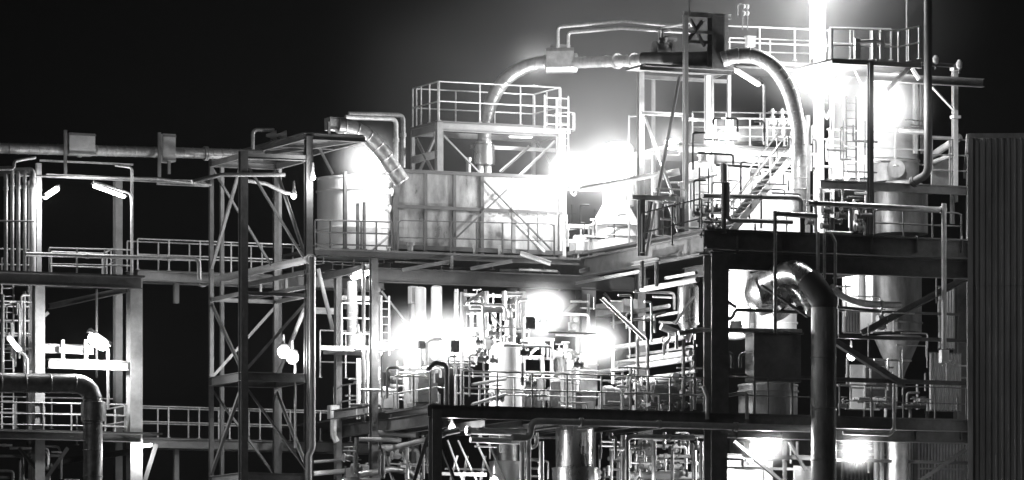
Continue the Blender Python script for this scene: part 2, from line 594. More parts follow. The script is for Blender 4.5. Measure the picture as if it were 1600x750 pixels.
f.col(60, 255, 430, VL + 1.0, 8, 'light')
# thin hanger rod and bars with brackets
f.hb(70, 145, 547, VL + 0.3, 11, 'light')
f.hb(70, 142, 540, VL + 1.4, 4, 'light')
for x in (98, 134):
    f.col(x, 531, 563, VL + 0.1, 5, 'light')
f.col(151, 452, 590, VL + 1.0, 3, 'grey')

pipe('fat insulated duct running along the pipe rack roof from the picture edge', [(-40, 230.5, VL + 1.5), (410, 242, VL + 1.5)], 8.5, 'galv', 'duct', bands=0.36, flanges=(0.36, 0.8), cat='duct')
def hanger_box(label, x0, x1, y0, y1, v, posts, tilt=0.0):
    c = A((x0 + x1) / 2, (y0 + y1) / 2, v)
    t = thing('pipe_support_box', label, 'support box', c)
    w, h = (x1 - x0) * PX, (y1 - y0) * PX
    MB().box(c, w, 0.55, h).build('casing', 'light', t, False)
    MB().box(c - V((0, 0.29, -h * 0.42)), w * 1.05, 0.02, 0.07).build('rim', 'grey', t, False)
    MB().box(c - V((0, 0.29, h * 0.42)), w * 1.05, 0.02, 0.07).build('rim', 'grey', t, False)
    for px, ya, yb in posts:
        p = A(px, ya, v - 0.32)
        MB().ibeam(p, aty(p, yb), 0.1, 0.1).build('post', 'grey', t, False)
    return t
hanger_box('wide grey box clamped over the insulated duct', 103, 146, 209, 243, VL + 1.5, [(102, 203, 272)])
hanger_box('narrow weathered box clamped over the insulated duct', 250, 271, 210, 254, VL + 1.5, [(249, 207, 277), (264, 252, 272)])

# bundle of risers at the picture edge
for i, (x, r, ytop) in enumerate(((9, 3.2, 272), (19, 3.0, 262), (28.5, 3.2, 268), (38.5, 3.0, 268), (51, 5.0, 266))):
    lab = ('thin riser at the picture edge, first of the bundle under the roof plate', 'second riser of the bundle at the picture edge, slightly taller',
           'middle riser of the five pipe bundle at the picture edge', 'fourth riser of the bundle, next to the thick bright one',
           'thick bright riser closing the five pipe bundle beside the tube lamp')[i]
    pipe(lab, [(x - 30, ytop + 1, VL + 2.2), (x, ytop, VL + 0.5), (x, 440, VL + 0.5)], r, 'galv' if i < 4 else 'white', flanges=(0.4,))
pipe('dark strap bar across the bundle of risers', [(-10, 345, VL + 0.2), (53, 346, VL + 0.2)], 1.6, 'dark', 'strap_bar', cat='bar')
pipe('bent conduit on the rack roof over the risers', [(-20, 264, VL), (22, 264, VL), (22, 252, VL), (55, 246, VL + 0.4)], 2.5)
pipe('long level pipe crossing in front of the upper deck guardrail', [(40, 397, VL - 0.5), (311, 405, VL - 0.5), (311, 437, VL - 0.5)], 3.4, 'galv', flanges=(0.32, 0.75))
pipe('slim conduit on the roof of the pipe rack', [(30, 274, VL + 0.5), (65, 275, VL + 0.5), (245, 279, VL + 0.5), (330, 289, VL + 0.5)], 2.0)

# lamp post with tube lamp and the one on the riser
tube_lamp('long lit tube lamp on a bent post over the rack deck', (145, 289, VL - 0.2), (196, 307, VL - 0.2), 260,
          stem=[(206, 436, VL - 0.2), (206, 303, VL - 0.2), (146, 284, VL - 0.1)], w=6)
pipe('short hooked conduit above the bent lamp post', [(206, 312, VL), (206, 262, VL), (180, 258, VL + 0.3)], 2.2)
tube_lamp('short lit tube lamp beside the riser bundle', (69, 307, VL - 0.1), (90, 293, VL + 0.6), 300, w=9)
tube_lamp('bright oval lamp hanging over the big elbow pipe', (139, 521, VL - 0.9), (168, 541, VL - 0.9), 1200,
          stem=[(169, 640, VL - 0.9), (169, 545, VL - 0.9)], w=20)
tube_lamp('unlit looking tilted tube lamp on a bent stem by the lattice', (12, 524, VL - 0.3), (32, 548, VL - 0.3), 30,
          stem=[(43, 612, VL - 0.3), (42, 558, VL - 0.3), (30, 548, VL - 0.3)], w=9, m='dim')
tube_lamp('small tube lamp under the lower rack deck', (213, 697, VL - 0.5), (238, 694, VL - 0.5), 160, w=6)

# guardrails on the rack
guardrail('upper rack guardrail with four posts beside the bent lamp post', [A(77, 437, VL), A(206, 440, VL)], step=1.0)
guardrail('bent guardrail set back on the upper rack deck', [A(80, 437, VL + 1.4), A(160, 440, VL + 1.4), A(180, 430, VL + 4)], h=0.98, step=0.9)
guardrail('guardrail behind the riser bundle on the upper deck', [A(-30, 437, VL + 3), A(52, 439, VL + 3)], step=0.8)
guardrail('front guardrail of the lower rack deck behind the elbow pipe', [A(-20, 680, VL - 0.2), A(198, 684, VL - 0.2)], h=1.15, step=1.0, mids=2)
guardrail('rear guardrail of the lower rack deck', [A(-30, 668, VL + 4), A(190, 672, VL + 4)], h=1.1, step=1.3)
guardrail('cross guardrail on the lower rack deck running into the depth', [A(195, 684, VL), *[S2(195, 684, VL, 120)[1]]], h=1.1, step=1.0)
p = A(12, 700, VL + 1.5)
ladder('ladder with bright rungs in the lattice at the picture edge', atz(p, zL0), zL1 + 0.6)
pipe('tall thin pipe beside the ladder at the picture edge', [(4, 460, VL + 1), (4, 600, VL + 1)], 3)
pipe('kinked pipe behind the ladder at the picture edge', [(-10, 482, VL + 2), (22, 470, VL + 2), (30, 476, VL + 2), (30, 560, VL + 2)], 2.2)
pipe('thin riser pipe right of the edge ladder', [(38, 455, VL + 1.4), (38, 585, VL + 1.4)], 2.4)
for y in (478, 500, 520, 545):
    pipe('short level pipe of the rack lattice by the edge ladder', [(-15, y, VL + 2.5), (46, y + 1, VL + 2.5)], 1.6, group='short lattice pipes by the edge ladder')
ebp = pipe('thick insulated elbow pipe dropping in front of the lower rack deck', [(-60, 597, VL - 1.6), (145, 600, VL - 1.6), (145, 1150, VL - 1.6)], 15, 'dull', 'elbow_pipe', bands=0.9, flanges=(), bend=2.0, seg=28)
c = A(146, 643, VL - 1.6)
MB().lathe(c - UP * 0.34, [(0.36, 0), (0.43, 0.01), (0.44, 0.66), (0.36, 0.68)], 28).build('clamp_collar', 'dull', ebp)
for i, (xx, yy) in enumerate(((75, 700), (20, 735), (35, 712))):
    pipe(('thin drain pipe under the lower rack deck', 'lowest thin pipe under the rack deck', 'kinked thin pipe under the rack deck')[i],
         [(xx - 60, yy, VL + 1), (xx, yy + 1, VL + 1), (xx + 2, yy + 60, VL + 1)], 2.4)
valve('valve on the thin pipe under the lower rack deck', (72, 730, VL + 0.8), 0.32, 'light')

# ================================================================ walkway bridges behind the lattice tower
VB = 13.0
for lab, y, x0, x1, hb in (('upper walkway bridge between pipe rack and lattice tower', 438, 215, 600, 16), ('lower walkway bridge passing behind the lattice tower', 697, 215, 640, 15)):
    a, b = H2(x0, x1, y, VB)
    t = thing('walkway_bridge', lab, 'walkway', a, 'walkway bridges')
    for k in (0, 1):
        w = V((0, 1.1 * k, 0))
        MB().ibeam(a + w, b + w, 0.2, hb * PX).build('edge_beam', 'grey', t, False)
    z = a.z + hb * PX / 2 + 0.005
    MB().box(((a.x + b.x) / 2, VB + 0.55, z + 0.02), abs(b.x - a.x), 1.2, 0.04).build('deck_plate', 'grate', t, False)
    for xx in (x0 + 60, x1 - 60):
        q = A(xx, y, VB + 0.55)
        MB().ibeam(atz(q, a.z - hb * PX / 2), atz(q, 0 if y > 600 else a.z - 0.9), 0.18, 0.18).build('support', 'grey', t, False)
    for k, nm in ((0, 'front'), (1, 'rear')):
        w = V((0, 1.1 * k, z + 0.04 - a.z))
        guardrail(f"{nm} guardrail of the {lab.split(' bridge')[0]} bridge", [a + w, b + w], h=1.12, step=1.25)

# ================================================================ lattice stair tower
VT = 4.0
c1 = A(380, 400, VT); c2 = A(482, 400, VT)
dpt = S2(380, 400, VT, 330)[1].y - VT
c3 = V((c1.x, VT + dpt, 0)); c4 = V((c2.x, VT + dpt, 0))
f = Frame('lattice_tower', 'open braced steel tower standing alone before the black sky', atz(c1, 0), 'grey')
def cc(c, y):
    return atz(c, zat(c1, y))
for c, y, w in ((c1, 236, 12), (c2, 208, 11), (c3, 236, 6.5), (c4, 236, 7.5)):
    MB().ibeam(cc(c, y), atz(c, 0), w * PX, w * PX).build('column', 'dark', f.t, False)  # columns painted darker than the braces, standing in for shade
for y, h in ((243, 9), (458, 6), (588, 14), (744, 12)):
    for a, b in ((c1, c2), (c1, c3), (c2, c4), (c3, c4)):
        f.ib(cc(a, y), cc(b, y), h * 0.6, h, 'grey')
lv = [(246, 410, 1), (464, 582, -1), (598, 735, 1), (752, 900, -1)]
for y0, y1, sgn in lv:
    for a, b in ((c1, c2), (c1, c3), (c4, c2), (c3, c4)):
        if sgn > 0:
            f.br(cc(a, y0), cc(b, y1), 4.6)
        else:
            f.br(cc(b, y0), cc(a, y1), 4.6)
f.plate((c1.x, VT), (c2.x, VT + dpt), zat(c1, 581), 0.05)
# landing beams that run off into the depth
f.sb(484, 424, VT - 0.3, 385, 7, 'grey')
f.sb(478, 448, VT - 0.2, 383, 7, 'grey')
for x in (407, 447):
    q0 = B(x, 430, A(484, 424, VT - 0.3).x)
    f.ib(aty(q0, 434 + (447 - x) * 0.18), aty(q0, 458 + (447 - x) * 0.18), 4, 4, 'grey')
pipe('thick pale pipe sloping along the lattice tower at mid height', list(S2(489, 404, VT - 0.6, 312)), 6, 'white', flanges=(0.02, 0.97))
pipe('tall bright pipe running down beside the lattice tower column', [(488, 402, VT - 0.6), (488, 700, VT - 0.6), (482, 712, VT - 0.6), (482, 1150, VT - 0.6)], 5, 'light', bands=1.1)
pipe('bent conduit crossing the lattice tower below its roof', [(300, 284, VT - 0.3), (346, 273, VT - 0.3), (445, 273, VT - 0.3)], 3.2, 'galv')
pipe('drooping pipe inside the lattice tower ending in a lamp', [(370, 280, VT + 2), (415, 287, VT + 2), (445, 301, VT + 2), (458, 303, VT + 2)], 3, 'galv')
globe_lamp('small lamp at the end of the drooping tower pipe', (459, 306, VT + 1.9), 20, 0.2)
globe_lamp('upper bulb of the twin lamp inside the lattice tower', (443, 549, VT + 0.9), 330, 0.42)
globe_lamp('lower bulb of the twin lamp inside the lattice tower', (457, 558, VT + 0.8), 330, 0.42)
globe_lamp('tiny lit lamp on the tower column beside the round tank', (489, 277, VT - 0.5), 260, 0.16)
pipe('thin post carrying the twin lamp in the lattice tower', [(461, 562, VT + 1), (461, 700, VT + 1)], 1.8)

# slab roof that runs from the tower back over the tank
s0 = A(478, 213, VT); s1, s2 = S2(478, 213, VT, 342)
sC = A(570, 213, VT)
f = Frame('canopy_roof', 'flat steel canopy reaching back from the lattice tower', s0, 'grey', cat='canopy')
f.ib(s1, s2, 6, 10); 
f.ib(V((sC.x, s1.y, s1.z)), V((sC.x, s2.y, s2.z)), 6, 10)
f.ib(s1, V((sC.x, s1.y, s1.z)), 6, 10)
f.ib(s2, V((sC.x, s2.y, s2.z)), 6, 10)
f.plate((s1.x, s1.y + 0.1), (sC.x, s2.y - 0.1), s1.z + 0.16, 0.08, 'grey', 'roof_plate')
for k in (0.33, 0.66):
    yy = s1.y + (s2.y - s1.y) * k
    f.ib(V((s1.x, yy, s1.z - 0.02)), V((sC.x, yy, s1.z - 0.02)), 5, 7)
f.br(V((sC.x, s1.y, s1.z)), V((s1.x, s2.y, s1.z - 0.04)), 6)
q = V((sC.x, s2.y - 0.3, s2.z))
f.ib(q, atz(q, 0), 7, 7, name='column')
q = V((s1.x, s2.y - 0.3, s2.z))
f.ib(q, atz(q, 0), 6, 6, name='column')
f.br(A(500, 232, VT + 3), A(521, 272, VT + 3), 5)
pipe('hooked pipe on the canopy above the lattice tower', [(395, 236, VT + 4), (395, 203, VT + 4), (428, 203, VT + 4)], 3, 'galv')
for x, l in ((424, 'first grey horn on the canopy by the hooked pipe'), (440, 'second grey horn on the canopy by the hooked pipe')):
    p = A(x, 212, VT + 4)
    t = thing('alarm_horn', l, 'horn', p)
    MB().lathe(p - V((0.2, 0, 0)), [(0.05, 0), (0.09, 0.12), (0.17, 0.3), (0.19, 0.36), (0.02, 0.3)], 14, V((1, -0.3, 0))).build('horn', 'light', t)
    MB().bar(p - UP * 0.35, p + UP * 0.02, 0.06, 0.06).build('bracket', 'grey', t, False)

# curved chute over the tank, its box and double risers
pipe('fat curved chute pipe bending down onto the round white tank', [(528, 196, VT + 5), (552, 201, VT + 5), (578, 217, VT + 5), (600, 242, VT + 5), (628, 284, VT + 5)], 13, 'dull', 'chute_pipe', smooth=True, bands=0.5, seg=20)
hanger_box('small pale box at the head of the curved chute', 510, 535, 184, 204, VT + 5.2, [(514, 190, 214)])
pipe('near pipe of the twin risers above the tank house', [(540, 183, 12.5), (619, 186, 12.5), (619, 268, 12.5)], 4, 'galv', flanges=(0.7,))
pipe('far pipe of the twin risers above the tank house', [(545, 178, 13.2), (630, 180, 13.2), (630, 262, 13.2)], 4, 'galv', flanges=(0.7,))

# ================================================================ WING: deck with tank house, set back
VW = 10.0
zD = A(800, 398, VW).z                       # upper deck level
f = Frame('wing_deck', 'dark steel deck carrying the panelled tank house', A(590, 750, VW), 'dark', cat='deck')
f.hb(588, 1012, 438, VW, 24, 'soot', w=16)
f.hb(492, 1012, 404, VW + 0.1, 10, 'soot')
x0, x1 = A(492, 400, VW).x, A(1012, 400, VW).x
f.plate((x0, VW), (x1, VW + 8.5), zD - 0.02, 0.08)
for x in (520, 610, 690, 770, 850, 930, 1000):
    a, b = S2(x, 416, VW + 0.15, x - 130)
    f.ib(a, b, 9, 12, 'soot', 'joist')
for x in (586, 646, 915):
    f.col(x, 450, None, VW + 0.2, 14 if x < 900 else 26, 'grey')
for x in (800, 1000):
    f.col(x, 450, None, VW + 6, 14, 'grey')
f.br((915, 460, VW), (880, 490, VW + 0.1), 6)
f.br((945, 458, VW), (1005, 530, VW + 0.1), 6)
f.br((596, 455, VW), (640, 510, VW + 0.1), 6)

# shallow crossing bars between deck and girder
for i, (xa, ya, xb, yb, h) in enumerate(((628, 422, 706, 408, 6), (706, 400, 706, 420, 6), (813, 396, 860, 412, 8), (735, 420, 800, 408, 6), (905, 424, 990, 404, 6))):
    f.ib(A(xa, ya, VW - 0.4), A(xb, yb, VW - 0.3), 5, h, 'dark' if i != 2 else 'light', 'cross_bar')

# round white tank
vessel('round white tank behind dark posts beside the lattice tower', 558, 282, 402, 66, VW + 2.2, 'white', 'storage_tank', 'tank', top='flat', bot=None, bands=(300, 360), nozzle=False, mh=None)
for i, (x, y0, y1, w) in enumerate(((539, 268, 412, 5.5), (559, 318, 412, 4.5), (569, 316, 412, 4.5))):
    p = A(x, y0, VW + 0.4)
    t = thing('tank_post', ('dark full height post before the round white tank', 'left one of two short dark posts before the white tank', 'right one of two short dark posts before the white tank')[i], 'post', atz(p, zD))
    MB().ibeam(p, atz(p, zD), w * PX, w * PX).build('shaft', 'dark', t, False)
    MB().box(atz(p, zD + 0.02), w * PX * 1.8, w * PX * 1.8, 0.03).build('base_plate', 'dark', t, False)
    MB().box(p, w * PX * 1.3, w * PX * 1.3, 0.02).build('cap_plate', 'dark', t, False)
guardrail('dark guardrail in front of the round white tank', [A(492, 400, VW + 0.15), A(612, 403, VW + 0.15)], step=0.65, m='soot', mids=2, h=1.3)
ladder('pale rung ladder between tank and panelled house', atz(A(600, 395, VW + 1.2), zD), zD + 2.9, 0.35)
pipe('sloping stay bar before the round tank', [(570, 400, VW + 0.3), (606, 370, VW + 0.3)], 2.5, 'grey', cat='bar', name='stay_bar')
valve('white valve high on the round tank side', (604, 300, VW + 0.9), 0.35, 'white')
valve('pale valve lower on the round tank side', (602, 326, VW + 0.9), 0.3, 'white')

# panelled tank house
VH = VW + 0.9
hx = [618, 664, 709, 752, 800, 840, 878]
f = Frame('tank_house', 'panelled box house with shiny sheets and dark frame', A(618, 400, VH), 'dark', cat='tank house')
zt, zb, zm = A(750, 273, VH).z, A(750, 391, VH).z, A(750, 328, VH).z
X = [A(x, 330, VH).x for x in hx]
dep = 4.6
for i in range(len(X) - 1):
    for a, b in ((zb, zm), (zm, zt)):
        w, h = X[i + 1] - X[i], b - a
        MB().box(((X[i] + X[i + 1]) / 2, VH + 0.03 + 0.004 * ((i * 7) % 3), (a + b) / 2), w - 0.03, 0.03, h - 0.03).build('panel', 'sheet', f.t, False)
for s_, xx in ((0, X[0]), (1, X[-1])):
    for k in range(3):
        for a, b in ((zb, zm), (zm, zt)):
            MB().box((xx, VH + 0.1 + dep * (k + 0.5) / 3, (a + b) / 2), 0.03, dep / 3 - 0.03, b - a - 0.03).build('panel', 'sheet', f.t, False)
MB().box(((X[0] + X[-1]) / 2, VH + dep / 2 + 0.05, zt + 0.05), X[-1] - X[0] + 0.1, dep + 0.1, 0.06).build('roof', 'grey', f.t, False)
for i, x in enumerate(X):
    w = 0.2 if i == 0 else (0.26 if i == len(X) - 1 else 0.11 if i % 3 else 0.13)
    m_ = 'light' if i == len(X) - 1 else 'soot'
    if i in (0, 1, 2, 3, 6):
        MB().box((x, VH - 0.05, (zt + zb) / 2 - 0.1), w, 0.1, zt - zb + 0.25).build('mullion', m_, f.t, False)
for z, h in ((zb, 0.16), (zm, 0.12), (zt, 0.12)):
    MB().box(((X[0] + X[-1]) / 2, VH - 0.1, z), X[-1] - X[0], 0.06, h).build('rail_bar', 'soot', f.t, False)
f.br((756, 282, VH - 0.2), (862, 390, VH - 0.2), 3, 'soot')
f.br((792, 296, VH - 0.26), (712, 372, VH - 0.26), 3, 'soot')
for k in range(8):
    q = A(766 + k * 15, 334, VH - 0.16)
    MB().box(q, 0.1, 0.05, 0.06).build('cleat', 'dark', f.t, False)
guardrail('slim guardrail with rounded end before the panelled house', [A(622, 398, VW + 0.2), A(866, 403, VW + 0.2)], h=1.25, step=1.0, m='soot', r=0.022, closed_end=True)
pipe('light strut leaning on the house front', [(806, 350, VW + 0.4), (850, 394, VW + 0.4)], 3, 'light', cat='strut', name='strut')
o = MB().bar(A(802, 346, VW + 0.3), A(802, 396, VW + 0.3), 0.13, 0.13).build('stub_post', 'grey')
tag(o, 'short grey post at the foot of the leaning strut', 'post')
pipe('squat dark pipe with cap under the house corner', [(641, 405, VW + 0.2), (641, 380, VW + 0.2)], 5, 'dark', flanges=(0.96,))
for x, l in ((607, 'cream stub at the left foot of the panelled house'), (742, 'pale stub under the middle of the panelled house'), (781, 'pale stub below the bright house panels')):
    pipe(l, [(x, 398, VW + 0.3), (x, 384, VW + 0.3)], 3, 'light', flanges=(0.9,))

# tower on the house: platform, braces, guardrails
V5 = VW + 2.0
n1 = A(686, 200, V5); n2 = A(876, 203, V5)
dz = S2(686, 200, V5, 645)[1].y - V5
n3 = V((n1.x, V5 + dz, 0)); n4 = V((n2.x, V5 + dz, 0))
zP = A(780, 196, V5).z
f = Frame('house_top_platform', 'raised steel platform above the panelled house roof', atz(n1, zt), 'grey', cat='platform')
for c, w in ((n1, 11), (n2, 12), (n3, 6), (n4, 6)):
    MB().ibeam(atz(c, zP), atz(c, zt + 0.08), w * PX, w * PX).build('column', 'light' if c is n2 else 'grey', f.t, False)
for a, b in ((n1, n2), (n1, n3), (n2, n4), (n3, n4)):
    f.ib(atz(a, zP - 0.16), atz(b, zP - 0.16), 7, 13 if a is not n3 else 9)
f.ib(atz(n1, zat(n1, 240)), atz(n3, zat(n1, 240)), 6, 12, 'light')
f.hb(735, 868, 232, V5 + 1.2, 6, 'light')
f.plate((n1.x - 0.1, V5 - 0.1), (n2.x + 0.1, V5 + dz + 0.1), zP + 0.06, 0.06)
for a, b in (((694, 212, V5), (752, 272, V5)), ((782, 268, V5), (828, 228, V5 + 1)), ((812, 274, V5), (868, 220, V5)), ((868, 268, V5 + 1), (836, 214, V5 + 2)),
             ((650, 216, V5 + 2), (676, 268, V5 + 0.6)), ((680, 214, V5 + 0.8), (656, 266, V5 + 1.8))):
    f.br(a, b, 4, 'grey')
zPd = zP + 0.065
guardrail('front guardrail of the platform on the house roof', [atz(n1, zPd), atz(n2, zPd)], h=1.45, step=1.75)
guardrail('side guardrail of the house roof platform', [atz(n3, zPd), atz(n1, zPd) + V((0, 0.1, 0))], h=1.45, step=0.9)
guardrail('rear guardrail of the house roof platform', [atz(n3, zPd) + V((0.15, 0, 0)), atz(n4, zPd)], h=1.45, step=1.6)
guardrail('short end guardrail beside the caged ladder', [atz(n4, zPd) - V((0, 0.1, 0)), atz(n2, zPd) + V((0, 0.12, 0))], h=1.45, step=0.9)
guardrail('square white cage rail round the ladder head of the house roof platform', [A(851, 203, V5 + 0.9), A(851, 207, V5 - 0.3), A(888, 209, V5 - 0.3), A(888, 205, V5 + 0.9)], h=1.3, step=0.4, m='white', mids=3, r=0.022)
lp = A(880, 276, V5 + 0.3)
ladder('caged ladder climbing to the house roof platform', lp - UP * 0.5, zPd + 1.1, cage=True)
q = A(756, 240, V5 + 1.0)
t = thing('feed_hopper', 'shiny drum hopper hanging under the roof platform', 'hopper', aty(q, 260))
MB().lathe(aty(q, 258), [(0.28, 0), (0.42, 0.02), (0.42, 0.74), (0.3, 0.78), (0.3, 0.86)], 24).build('drum', 'alu', t)
for dx in (-0.15, 0.17):
    MB().lathe(aty(q, 276) + V((dx, 0, 0)), [(0.13, 0), (0.12, 0.4)], 14).build('leg', 'white', t)
MB().lathe(aty(q, 228) + V((-0.05, 0, 0)), [(0.17, 0), (0.17, 0.5)], 14).build('neck', 'white', t)
pipe('stub riser beside the shiny drum hopper', [(732, 276, V5 + 0.6), (732, 246, V5 + 0.6)], 4, 'dull', flanges=(0.9,))
tube_lamp('small tube lamp under the house roof platform', (795, 213, V5 + 1.2), (832, 214, V5 + 1.2), 12, w=4, m='dim')

# arch pipe from hopper to the long overhead duct
arch = [(757, 224, V5 + 1), (758, 195, V5 + 1), (768, 158, V5 + 1), (789, 125, V5 + 0.8), (822, 104, V5 + 0.4), (860, 97, V5 - 0.2), (898, 98, V5 - 1)]
pipe('arched pipe rising from the hopper over the roof platform', arch, 11.5, 'dull', 'arch_pipe', smooth=True, bands=0.34, seg=20)
ARCH_END = A(898, 98, V5 - 1)
pipe('long overhead duct linking the arched pipe with the mast platform', [ARCH_END, A(975, 95, 8.0), A(1003, 94, 7), A(1140, 92, 3.6)], 9.5, 'dull', 'duct', bands=1.3, flanges=(0.33, 0.45), seg=20, cat='duct')
q = A(876, 95, V5 - 0.6)
t = thing('coupling_box', 'angular coupling box clasping the overhead duct', 'coupling', q)
MB().prism([(-0.42, -0.3), (-0.3, -0.44), (0.3, -0.44), (0.42, -0.3), (0.42, 0.3), (0.3, 0.44), (-0.3, 0.44), (-0.42, 0.3)], q - V((0.5, -0.2, 0)), q + V((0.45, -0.2, 0.02))).build('casing', 'dull', t, False)
MB().box(q + V((0.0, 0, 0.5)), 0.62, 0.5, 0.16).build('lid', 'grey', t, False)
q2 = A(898, 98, V5 - 0.9)
MB().lathe(q2 - V((0.05, 0, 0)), [(0.3, 0), (0.36, 0.02), (0.36, 0.12), (0.26, 0.16)], 20, V((1, -0.35, 0))).build('collar', 'light', t)
pipe('upper of two thin pipes above the overhead duct', [(872, 74, 11), (872, 42, 11), (975, 33, 8.5), (1072, 42, 6), (1080, 40, 5.8)], 2.8, 'galv')
pipe('lower of two thin pipes above the overhead duct', [(888, 74, 10.8), (888, 51, 10.8), (970, 44, 8.4), (1068, 50, 6), (1078, 50, 5.8)], 2.8, 'galv')

# ================================================================ LOWER DECK, corner and middle floor
zF = A(880, 638, 0).z                         # lower deck level
f = Frame('lower_deck', 'dark lower deck frame running across the whole plant', A(680, 750, 0), 'dark', cat='deck')
f.hb(668, 1530, 654, 0.0, 20, 'dark', w=14)
f.hb(1112, 1530, 677, 0.5, 24, 'dark', w=12)
xa = A(672, 640, 0).x
sa, sb_ = S2(676, 654, 0.2, 520)
f.ib(sa, sb_, 10, 20, 'dark')
f.plate((xa, 0), (A(1515, 640, 0).x, 15), zF - 0.0, 0.08)
f.col(680, 640, None, -0.05, 16, 'grey')
f.col(584, 404, None, 4.2, 11, 'dark')
f.col(528, 425, None, 8.2, 10, 'grey')
f.col(1118, 664, None, 0.1, 28, 'dark')
f.col(900, 664, None, 6, 16, 'dark')
f.col(1010, 664, None, 9, 16, 'grey')
f.col(780, 664, None, 9, 16, 'grey')
f.br((688, 690, 0.1), (712, 752, 0.1), 6)
f.br((668, 680, 0.3), (646, 752, 0.3), 6)
f.br((590, 678, 4.3), (616, 752, 4.3), 6)
# beam from dark corner post back to the wing
a, b = S2(584, 416, 4.2, 500)
f.ib(a, b, 7, 10, 'dark')
for k in range(7):
    a, b = H2(690 + k * 58, 700 + k * 58, 664, 0)
    aa, bb = S2(700 + k * 58, 662, 0.4, 600 + k * 58)
    f.ib(aa, bb, 7, 12, 'dark', 'joist')

# cage balcony at the back corner (520-580)
f = Frame('corner_balcony', 'small grey balcony at the far corner of the lower deck', A(530, 640, 8), 'grey', cat='balcony')
f.hb(534, 586, 466, 6.5, 7, 'light')
f.hb(486, 530, 486, 9, 10, 'light')
a = A(534, 540, 6.5)
f.plate((A(530, 540, 6.5).x, 5.0), (A(590, 540, 6.5).x, 8.0), zat(a, 545), 0.1, 'light')
f.hb(500, 600, 545, 5.2, 7, 'light')
f.hb(585, 640, 540, 6.4, 9, 'white')
f.sb(575, 640, 4.0, 522, 14, 'grey')
guardrail('guardrail on the corner balcony under the lit tube', [A(534, 544, 5.2), A(582, 545, 5.2)], h=1.6, step=0.6, mids=2)
guardrail('guardrail along the receding edge of the lower deck', [*(lambda ab: [atz(ab[0], zF), atz(ab[1], zF)])(S2(672, 640, 0.1, 522))], h=1.15, step=1.35, mids=1)
o = thing('junction_box', 'pale junction box with pipe at the far deck corner', 'junction box', A(521, 655, 7.6))
MB().box(A(521, 644, 7.6), 0.36, 0.3, 0.48).build('casing', 'light', o, False)
MB().box(A(521, 644, 7.6) - V((0, 0.16, 0)), 0.28, 0.02, 0.4).build('cover', 'white', o, False)
MB().tube([A(521, 655, 7.6), A(521, 680, 7.6), A(526, 690, 7.6)], 0.12, 10).build('conduit', 'light', o)

# insulated bright riser, tubes and balconies round the lit corner
pipe('frosted insulated riser glittering under the lit tube lamp', [(550, 440, 6.0), (550, 545, 6.0)], 8, 'sheet', bands=0.25)
tube_lamp('glaring tube lamp under the wing deck by the corner post', (548, 432, 5.2), (580, 420, 5.2), 320, w=12)
globe_lamp('glaring round lamp on the corner balcony', (560, 532, 5.0), 330, 0.36)
pipe('dark upright pipe beside the frosted riser', [(568, 410, 5.0), (568, 660, 5.0)], 3, 'soot')
pipe('bright upright pipe in the corner balcony', [(560, 560, 5.0), (560, 655, 5.0)], 3.4, 'light')
pipe('narrow upright pipe on the balcony edge', [(574, 545, 5.1), (574, 650, 5.1)], 2.4, 'light')
pipe('tilted stay bar across the corner posts', [(497, 420, 8.5), (520, 515, 8.5)], 3.4, 'light', cat='bar', name='stay_bar')
guardrail('far guardrail glimpsed behind the corner balcony', [A(500, 590, 9.5), A(580, 592, 9.5)], h=1.7, step=0.8, mids=2)
ladder('pale ladder leaning behind the dark corner post', A(602, 555, 6.8), zat(A(602, 555, 6.8), 462), 0.3)

# white box and bright round columns of the middle floor
o = thing('cabinet', 'white wall cabinet hung under the wing girder', 'cabinet', A(645, 474, 8))
MB().box(A(645, 461, 8), 0.26, 0.3, 0.62).build('casing', 'white', o, False)
MB().box(A(645, 461, 8) - V((0, 0.16, 0)), 0.2, 0.02, 0.5).build('door', 'light', o, False)
vessel('blazing white upright drum beside the deck corner', 645, 545, 640, 14, 4.2, 'white', 'drum', 'drum', bands=(575,), nozzle=True)
vessel('tall pale column vessel left of the pump group', 657, 452, 560, 9, 7.6, 'white', 'column_vessel', 'vessel', nozzle=False)
vessel('paired bright standpipe vessel under the wing girder', 682, 450, 560, 9, 6.6, 'light', 'column_vessel', 'vessel', nozzle=False)
flood_lamp('dazzling floodlight above the white drum', (641, 522, 4.0), (646, 560, -4), 2300, 0.55)
flood_lamp('dazzling floodlight over the filter rack', (701, 522, 5.0), (700, 545, -3), 1300, 0.5)
flood_lamp('brightest floodlight hung under the wing girder', (848, 488, 5.2), (844, 520, -6), 3200, 0.6)
flood_lamp('glaring floodlight beside the receding pipes', (935, 536, 3.4), (930, 548, -4), 1200, 0.5)
pipe('short crook pipe right of the floodlight on the middle floor', [(958, 600, 3.6), (958, 545, 3.6), (950, 535, 3.6)], 3, 'light')

